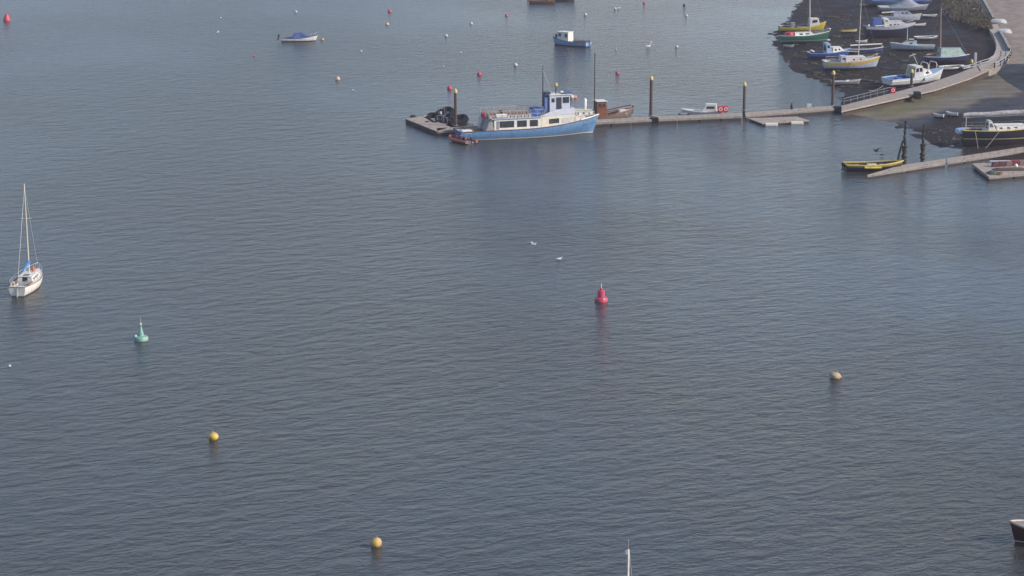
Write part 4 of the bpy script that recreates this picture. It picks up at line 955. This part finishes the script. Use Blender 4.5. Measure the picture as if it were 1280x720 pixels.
# RIBs
LAST = []
def rib(px, py, L, hdg, tube_m, label, z=0.0, seat=GREY, eng=BLACK, tr=.062):
    p = W(px,py,z); r_ = thing('inflatable_boat', label, 'inflatable boat', (p.x,p.y,z+.22), R(hdg))
    B_ = L*.36; mb = MB()
    pts = [(-L/2,-B_/2,.12),(-L*.2,-B_/2,.12),(L*.15,-B_/2,.15),(L*.34,-B_*.36,.26),(L*.45,-B_*.15,.36),(L*.48,0,.40),(L*.45,B_*.15,.36),(L*.34,B_*.36,.26),(L*.15,B_/2,.15),(-L*.2,B_/2,.12),(-L/2,B_/2,.12)]
    mb.tube(pts, L*tr, 10); mb.build('tube', tube_m, r_)
    mb = MB(); mb.hexa([(-L*.45,-.15,-.3),(L*.3,-.1,-.3),(L*.3,.1,-.3),(-L*.45,.15,-.3),(-L*.46,-B_*.45,.05),(L*.33,-B_*.3,.1),(L*.33,B_*.3,.1),(-L*.46,B_*.45,.05)]); mb.build('hull', GREY, r_, smooth=False)
    mb = MB(); mb.box((0,0,.45),(.5,.6,.75),taper=.8); mb.build('console', seat, r_, smooth=False, bevel=.05)
    mb = MB(); mb.box((-L*.16,0,.35),(.9,.45,.45)); mb.build('seat', seat, r_, smooth=False, bevel=.06)
    outboard(r_, -L*.47, 0, .35, eng)
    mb = MB(); mb.tube([(-L*.36,-.5,.2),(-L*.38,-.45,1.25),(-L*.38,.45,1.25),(-L*.36,.5,.2)], .04, 6); mb.build('a_frame', RAIL, r_)
    return r_
rib(546,153,7.2,104,RIBB,'left one of two black inflatable boats on the far side of the end pontoon', seat=DARK)
rib(566,155,7.4,64,RIBB,'black inflatable boat nearest the pile beside the end pontoon', seat=DARK)
q = rib(556,144.5,6.2,80,RIBB,'hindmost black inflatable boat with a white outboard, beyond the end pontoon', seat=BLACK, eng=WHITE)
q = rib(576,177.5,5.2,128,mat('faded orange tube', (.42,.13,.075), .7, .3),'orange inflatable boat lying against the stern of the ferry', seat=NAVY, eng=NAVY, tr=.04)
# kit in the orange RIB
for i, (dx, dy) in enumerate(((.6,.25),(1.0,-.15),(-.5,.3))):
    mb = MB(); mb.lathe([(.02,0),(.2,.05),(.22,.3),(.12,.5),(.02,.52)], (0,0,0), 8); o = mb.build('kit_bag', [RED, mat('lilac nylon', (.35,.32,.40), .7), NAVY][i], None)
    loc = q.matrix_basis @ Vector((dx,dy,.12)); o.location = loc
    tag(o, ['red kit bag lying in the orange inflatable boat','pale kit bag near the bow of the orange inflatable boat','navy kit bag near the engine of the orange inflatable boat'][i], 'bag', 'bags in the orange inflatable boat')
# small things on the pontoons
def small(name, label, cat, px, py, z, fn, m, rz=0, group=None):
    mb = MB(); fn(mb); o = mb.build(name, m, None, bevel=.03); p = W(px,py,z); o.location = p; o.rotation_euler = (0,0,rz); return tag(o, label, cat, group)
small('gas_bottle','dark bollard like bottle standing on the pontoon right of the low raft','bottle',989.5,136.5,ZP,lambda m: m.lathe([(.16,0),(.2,.1),(.2,.6),(.1,.75),(.1,.9),(.16,.95),(.02,1.0)],n=10),DARK)
small('storage_box','small white box on the pontoon left of the pile before the grey dinghy','box',1011,134.5,ZP,lambda m: m.box((0,0,.3),(.75,.5,.6)),OFFW)
small('rope_coil','dark coil of rope on the far left corner of the end pontoon','rope coil',516,146.5,ZP,lambda m: (m.torus((0,0,.08),.4,.09), m.torus((.05,0,.22),.33,.09)),DARK)
small('rope_coil','dark coil of rope in the middle of the end pontoon','rope coil',534,152.5,ZP,lambda m: m.torus((0,0,.06),.28,.07),DARK)
small('mooring_cleat_box','grey box on the pontoon behind the ferry stern','box',589,157.5,ZP,lambda m: m.box((0,0,.25),(.8,.5,.5)),GREY)
# crates on the right raft
for i in range(6):
    px = 1244+i*8.2; z = .55
    small('crate', ['dark red crate at the left end of the row on the broad raft','second dark red crate from the left on the broad raft','third crate from the left on the broad raft, greyish pink','fourth crate from the left on the broad raft','fifth crate from the left on the broad raft','rightmost crate of the row on the broad raft'][i],'crate',px,208.3-i*.5,z,
          (lambda m: m.box((0,0,.32),(.88,.75,.62),taper=.95)), [mat('faded red plastic',(.10,.025,.03),.6),mat('dusky pink plastic',(.20,.12,.11),.7)][1 if i in (2,4) else 0], rz=.15, group='crates on the broad raft')
small('timber_stack','pale plank lying along the back of the broad raft','plank',1253,203.5,.55,lambda m: m.box((0,0,.2),(3.6,.5,.25)),OFFW,rz=.1)
small('timber_stack','faded red spar lying on the broad raft at the right edge','spar',1276,203.2,.55,lambda m: m.tube([(-1.5,0,.25),(1.6,0,.3)],.14,8),RED,rz=.1)
small('fender','white round fender standing at the right end of the row of crates','fender',1270,209.8,.55,lambda m: m.lathe([(.02,0),(.2,.1),(.26,.3),(.18,.5),(.02,.58)],n=12),WHITE)
small('board_stack','stack of dark brown boards lying between the crates and the nets','board stack',1262,212.5,.55,lambda m: (m.box((0,0,.07),(4.2,1.6,.12)), m.box((.1,.1,.17),(3.6,1.2,.10))),mat('dark brown boards',(.10,.065,.05),.85,.3,6),rz=.1)
small('net_heap','greenish heap of nets on the near left corner of the broad raft','net heap',1241,217,.55,lambda m: m.lathe([(.9,0),(.7,.2),(.4,.35),(.05,.42)],n=9,sy=1.5),mat('net green',(.10,.13,.09),.9,.4,5,bump=.8))
small('rope_heap','brown heap of rope on the near left edge of the broad raft','rope heap',1249,218.3,.55,lambda m: (m.torus((0,0,.1),.45,.12), m.torus((.2,.1,.25),.3,.1)),TEAK)

# two upturned dinghies on the promenade
def upturned(px, py, label, rz):
    p = W(px,py,ZQ+.0); r_ = thing('upturned_dinghy', label, 'dinghy', (p.x,p.y,ZQ+.72), rz, 'upturned dinghies on the promenade', rx=math.pi)
    H = Hull(2.9, 1.35, .55, .5, .7, .25, .85); H.mesh(MB()).build('hull', OFFW, r_); H.gunwale(MB(), .05).build('gunwale', GREY, r_)
upturned(1249,29.5,'upper one of two upturned white dinghies on the promenade edge', R(-12))
upturned(1255,42,'lower one of two upturned white dinghies on the promenade edge', R(-12))

# ------------------------------------------------------------------ buoys
def ball(name, label, m, r, px, py, squash=1.0, ring=True, grp='mooring buoys', sink=.35):
    p = W(px,py,0); root = thing(name, label, 'buoy', (p.x,p.y,0), random.uniform(0,6), grp, rx=random.uniform(-.12,.12), ry=random.uniform(-.12,.12))
    mb = MB(); n_ = 12; mb.lathe([(max(.01,r*math.cos(-math.pi/2+math.pi*i/n_)), r*(1-sink)*0+r*squash*math.sin(-math.pi/2+math.pi*i/n_)+r*squash*(1-2*sink)) for i in range(n_+1)], n=20); mb.build('float', m, root)
    if ring: mb = MB(); mb.torus((0,0,2*r*squash*(1-sink)+.04), .09+r*.08, .025, 'x', 12, 6); mb.tube([(0,0,2*r*squash*(1-sink)-.05),(0,0,2*r*squash*(1-sink)+.05)], .04, 6); mb.build('ring', GREY, root)
    return root
BW = mat('white buoy', (.60,.58,.55), .5, .2, 4, dirt=(.30,.25,.2)); BO = mat('orange buoy', (.62,.13,.06), .5, .2, 4, dirt=(.50,.30,.22)); BR = mat('red buoy', (.58,.05,.07), .5, .2, 4)
BP = mat('peach buoy', (.60,.34,.20), .5, .2, 4, dirt=(.55,.42,.32)); BYEL = mat('yellow buoy', (.62,.43,.06), .5, .2, 3, dirt=(.30,.19,.07))
wb = ball('mooring_buoy', 'white mooring buoy above the white day boat, top left', BW, .33, 370, 15.5)
rb_ = ball('mooring_buoy', 'red mooring buoy above the peach one, left of centre at the top', BR, .42, 487, 15)
pb_ = ball('mooring_buoy', 'peach mooring buoy just below the red one at top left of centre', BP, .38, 484, 31)
for px, py, lab in ((589,30,'white buoy left of and below the red one near the top'),(558,45.5,'white buoy between the white day boat and the blue fishing boat, leftmost there'),
                    (644.5,82,'white buoy below and left of the blue fishing boat'),(732,19,'white buoy above the blue fishing boat'),
                    (858,20,'white buoy at upper right centre near the tiny dark one'),(846,59,'white buoy right of the swan'),(769,11.5,'white buoy near the top with a gull beside it')):
    copy_thing(wb, W(px,py,0), lab, rz=random.uniform(0,6), scale=random.uniform(.9,1.1))
for px, py, lab, s in ((451.5,64.5,'tiny white float above the orange and white buoy',.6),(441,113,'tiny white float right of and below the orange and white buoy',.45),(276,22.5,'tiny white float at upper left, upper one',.55),
                    (272.5,39.5,'tiny white float at upper left, lower one',.5),(576,66,'small white float low in the water between two white buoys',.6),(770,62,'tiny pale float left of the swan',.5),(12,458,'tiny white float at the left edge below the green buoy',.42),(555,83,'tiny white float upper left of the red buoy before the pontoon',.3)):
    copy_thing(wb, W(px,py,0), lab, rz=random.uniform(0,6), scale=s)
for px, py, lab, s in ((633,20,'red mooring buoy above and left of the blue fishing boat',.8),(599,93.5,'red mooring buoy above the stern of the ferry',.9),(771.5,92,'red mooring buoy right of the tall bare mast',.8),
                    (562,111.5,'red mooring buoy behind the yellow capped pile at the end pontoon',1.0),(317.5,70.5,'small pinkish red buoy left of the white day boat',.45),(805,4,'pinkish red buoy at the top edge right of centre',.7)):
    copy_thing(rb_, W(px,py,0), lab, rz=random.uniform(0,6), scale=s)
copy_thing(pb_, W(422,99.5,0), 'peach and white mooring buoy alone below the white day boat', scale=1.1)
ball('mooring_buoy', 'white half of a pair of buoys just right of the ferry wheelhouse', BW, .45, 714.5, 122.5); ball('mooring_buoy', 'orange half of a pair of buoys just right of the ferry wheelhouse', BO, .36, 718.5, 122.3)
ball('mooring_buoy', 'small yellow buoy at the bow of the white day boat', BYEL, .3, 403, 50)
ball('mooring_buoy', 'tiny dark buoy near the top edge right of centre', DARK, .3, 855, 7)
ball('mooring_buoy', 'bright yellow barrel shaped buoy at lower left', BYEL, .43, 267, 549, .85, sink=.18)
ball('mooring_buoy', 'weathered yellow buoy at the bottom left of centre', mat('weathered yellow', (.54,.37,.11), .6, .2, 3, dirt=(.28,.16,.08)), .42, 470.3, 683, .95, sink=.15)
# tan weedy buoy
rt = ball('mooring_buoy', 'tan and grey weedy buoy lying tilted at right of centre', mat('tan buoy', (.50,.36,.20), .6, .3, 3, dirt=(.10,.10,.12)), .55, 1043, 472.5, .68, sink=.22)
rt.rotation_euler = (.1,.25,.3)
mb = MB(); mb.tube([(.45,-.1,.25),(.75,-.1,.12),(.95,-.12,-.05)], .08, 7); mb.build('rope_tail', mat('orange rope', (.45,.16,.07), .8), rt)
# navigation buoys
def red_nav():
    p = W(751.5,376.5,0); r_ = thing('navigation_buoy', 'red can shaped navigation buoy in the middle of the channel', 'navigation buoy', (p.x,p.y,0), .3)
    m = mat('nav red', (.50,.02,.075), .55, .15, 2.2, dirt=(.42,.10,.13)); mb = MB(); mb.lathe([(.62,-.3),(.66,0),(.66,.28),(.58,.40),(.30,.45)], n=24); mb.build('float', m, r_)
    mb = MB(); mb.lathe([(.38,.44),(.37,1.10),(.32,1.14),(.05,1.16)], n=20); mb.build('can', m, r_)
    mb = MB(); mb.lathe([(.12,1.13),(.14,1.2),(.14,1.36),(.05,1.4)], n=12); mb.build('lamp', m, r_)
    mb = MB(); mb.tube([(0,0,1.38),(0,0,1.85)], .04, 8); mb.build('pole', WHITE, r_)
    mb = MB(); mb.box((.05,-.62,.36),(.22,.12,.18)); mb.build('lifting_eye', OFFW, r_, smooth=False, bevel=.03)
    for a in (math.radians(200),math.radians(20)):
        mb = MB(); mb.torus((.6*math.cos(a),.6*math.sin(a),.36), .1, .03, 'x', 10, 6); mb.build('lifting_ring', GREY, r_)
red_nav()
def green_nav():
    p = W(176.5,425,0); r_ = thing('navigation_buoy', 'green conical navigation buoy right of the white yacht', 'navigation buoy', (p.x,p.y,0), .3)
    m = mat('nav green', (.085,.31,.25), .55, .18, 2.2, dirt=(.30,.38,.32)); mb = MB(); mb.lathe([(.64,-.3),(.68,0),(.68,.26),(.60,.38),(.28,.42)], n=24); mb.build('float', m, r_)
    mb = MB(); mb.lathe([(.30,.42),(.22,.75),(.10,1.25),(.06,1.5)], n=18); mb.build('cone', m, r_)
    mb = MB(); mb.lathe([(.07,1.5),(.10,1.54),(.10,1.66),(.04,1.7)], n=12); mb.build('lamp', WHITE, r_)
    mb = MB(); mb.tube([(0,0,1.68),(0,0,2.15)], .035, 8); mb.build('topmark', mat('faded pink', (.45,.28,.28), .6), r_)
    mb = MB(); mb.box((-.52,-.12,.46),(.18,.16,.18)); mb.build('lifting_eye', WHITE, r_, smooth=False, bevel=.04)
green_nav()
p = W(8.5,26,0); r_ = thing('navigation_buoy', 'small red conical navigation buoy in the top left corner', 'navigation buoy', (p.x,p.y,0))
mb = MB(); mb.lathe([(.72,-.3),(.78,.2),(.62,.6)], n=18); mb.build('float', BR, r_); mb = MB(); mb.lathe([(.60,.6),(.42,1.1),(.15,1.5),(.03,1.55)], n=16); mb.build('cone', BR, r_)

# ------------------------------------------------------------------ birds
def bird(px, py, z, label, cat='gull', s=1.0, wings=False, rz=0, m=None, name='gull', neck=False):
    p = W(px,py,z); m = m or WHITE; r_ = thing(name, label, cat, (p.x,p.y,z), rz); r_.scale = (s,)*3
    mb = MB(); mb.lathe([(.01,-.30),(.06,-.22),(.11,-.05),(.12,.06),(.07,.18),(.04,.22)], n=10); V = [(z_, y_, -x_*.8+.12) for x_, y_, z_ in mb.v]; mb.v = V
    mb.lathe([(.01,-.06),(.055,0),(.01,.06)], (.26,0,.24 if not neck else .5), 8); mb.tube([(.17,0,.15),(.25,0,.22 if not neck else .48)], .04, 6); mb.tube([(.30,0,.23 if not neck else .49),(.38,0,.21 if not neck else .46)], .015, 5)
    mb.build('body', m, r_)
    if wings:
        for sy in (-1,1):
            mb = MB(); P = [(.12,sy*.08,.16),(-.12,sy*.08,.15),(-.16,sy*.4,.30),(.05,sy*.42,.32),(-.30,sy*.75,.24),(-.20,sy*.78,.25)]
            up = [(a,b,c+.02) for a,b,c in P]; mb.add(P+up, [(0,1,2,3),(3,2,4,5),(9,8,7,6),(11,10,8,9),(0,3,9,6),(3,5,11,9),(5,4,10,11),(4,2,8,10),(2,1,7,8),(1,0,6,7)]); mb.build('wing', TARP if m is WHITE else m, r_, smooth=False)
    return r_
bird(667,307,.3,'pale gull flying low over the water left of the white one', s=1.1, wings=True, rz=.4, m=mat('grey white plumage',(.50,.49,.50),.8))
bird(698.5,325,0,'white gull sitting on the water above the red can buoy', s=1.25, rz=.1)
bird(810,59.5,0,'white swan on the water between a pale float and a white buoy', 'swan', s=2.2, rz=.2, name='swan', neck=True)
bird(531.5,146.2,ZP,'white gull standing on the far edge of the end pontoon', s=1.1)
bird(1095,190,.9,'black cormorant flying over the yellow workboat', 'cormorant', s=1.3, wings=True, rz=2.4, m=BLACK, name='cormorant')
bird(1102,194.5,.1,'small dark bird on the water above the yellow workboat', 'cormorant', s=1.0, m=BLACK, name='cormorant')
bird(773.5,11,0,'white gull on the water beside the white buoy near the top', s=1.4, rz=.2)
bird(272,41,0,'pale bird on the water at upper left under two tiny floats', s=1.0, rz=.2)

# ------------------------------------------------------------------ shore clutter
def rocks(name, polys, n_, m, kind, smin, smax, seed, flat=.5):
    rnd = random.Random(seed); mb = MB()
    for pl in polys:
        xs = [p[0] for p in pl]; ys = [p[1] for p in pl]; vp = [Vector(p) for p in pl]; c = 0; tries = 0
        while c < n_ and tries < n_*20:
            tries += 1; q = Vector((rnd.uniform(min(xs),max(xs)), rnd.uniform(min(ys),max(ys))))
            if not inside(q, vp): continue
            g = Wg(q.x, q.y); r = rnd.uniform(smin, smax)*(1 if rnd.random() < .85 else 1.8); a0 = rnd.random()*6
            mb.lathe([(r*.6,-.3*r),(r*rnd.uniform(.85,1.1),.0),(r*rnd.uniform(.6,.9),flat*r*.7),(r*.2,flat*r)], (g.x,g.y,height(g.x,g.y)+.02), 6, sx=rnd.uniform(.8,1.6), sy=rnd.uniform(.6,1.2)); c += 1
    o = mb.build(name, m, None, smooth=False); o['kind'] = 'stuff'; return o
o = rocks('seaweed', [[(970,45),(985,28),(1060,10),(1160,60),(1120,118),(1060,115),(1000,90)]], 420, WEED, 'stuff', .15, .55, 3, .35); tag(o, 'clumps of dark brown seaweed scattered over the mud', 'seaweed')
o = rocks('stones', [[(970,45),(990,25),(1100,40),(1190,60),(1120,118),(1060,113),(1000,90)],[(1150,160),(1200,158),(1215,190),(1175,178)]], 90, mat('pale wet stone', (.20,.18,.16), .6, .4, 3), 'stuff', .04, .12, 5, .6); tag(o, 'small pale stones strewn across the mud', 'stones')
def tuft(name, poly, n_, m, hmin, hmax, seed):
    rnd = random.Random(seed); mb = MB(); vp = [Vector(p) for p in poly]; xs = [p[0] for p in poly]; ys = [p[1] for p in poly]; c = 0
    while c < n_:
        q = Vector((rnd.uniform(min(xs),max(xs)), rnd.uniform(min(ys),max(ys))))
        if not inside(q, vp): continue
        g = Wg(q.x, q.y); c += 1; h_ = rnd.uniform(hmin,hmax); z = height(g.x,g.y)+.35
        for _ in range(9):
            a = rnd.random()*6.28; l = rnd.uniform(.1,.5); w_ = rnd.uniform(.06,.14); d = Vector((math.cos(a),math.sin(a),0)); e = Vector((-d.y,d.x,0))*w_; b0 = Vector((g.x,g.y,z))+d*rnd.uniform(0,.35)
            t = b0+d*l+Vector((0,0,h_*rnd.uniform(.5,1))); mid = b0.lerp(t,.55)+Vector((0,0,.05)); mb.add([b0-e*.6,b0+e*.6,mid+e,mid-e,t], [(0,1,2,3),(3,2,4)])
    o = mb.build(name, m, None, smooth=False); o['kind'] = 'stuff'; return o
o = tuft('bank_scrub', [(1174,-8),(1180,18),(1192,30),(1222,40),(1240,42),(1234,24),(1216,2),(1205,-8)], 1100, mat('olive bank scrub', (.060,.058,.022), .8, .4, .25, dirt=(.080,.052,.035)), .5, 1.5, 4); tag(o, 'olive and brown scrub covering the bank below the promenade', 'scrub')

# mooring lines and chains across the mud
def line(px0, py0, z0, px1, py1, z1, label, sag=.3, r=.03, name='mooring_rope'):
    a, b = W(px0,py0,z0), W(px1,py1,z1); c = (a+b)/2
    mb = MB(); mb.tube([tuple(a.lerp(b,t/8)-c-Vector((0,0,sag*4*(t/8)*(1-t/8)))) for t in range(9)], r, 5); o = mb.build(name, ROPE, None, loc=c); tag(o, label, 'rope', 'mooring ropes')
line(594,167,1.3,572,160,.75,'stern mooring rope from the ferry to the end pontoon')
line(742,149,2.4,765,150.5,.8,'bow mooring rope from the ferry to the pontoon')
line(1086,113,1.2,1104,107,1.3,'pale rope from the pier to the stern of the pier boat')

# ------------------------------------------------------------------ haze
hm = bpy.data.materials.new('haze air'); hm.use_nodes = True; n = hm.node_tree; n.nodes.clear()
out = n.nodes.new('ShaderNodeOutputMaterial'); pv = n.nodes.new('ShaderNodeVolumePrincipled')
pv.inputs['Color'].default_value = (.90,.86,1.0,1); pv.inputs['Density'].default_value = HAZE; pv.inputs['Anisotropy'].default_value = .2
n.links.new(pv.outputs[0], out.inputs['Volume'])
mb = MB(); mb.box((0,1850,28.5),(5200,4700,65)); o = mb.build('haze', hm, None, smooth=False); o['kind'] = 'stuff'
o['label'] = 'thin even blue haze over the estuary'; o['category'] = 'haze'
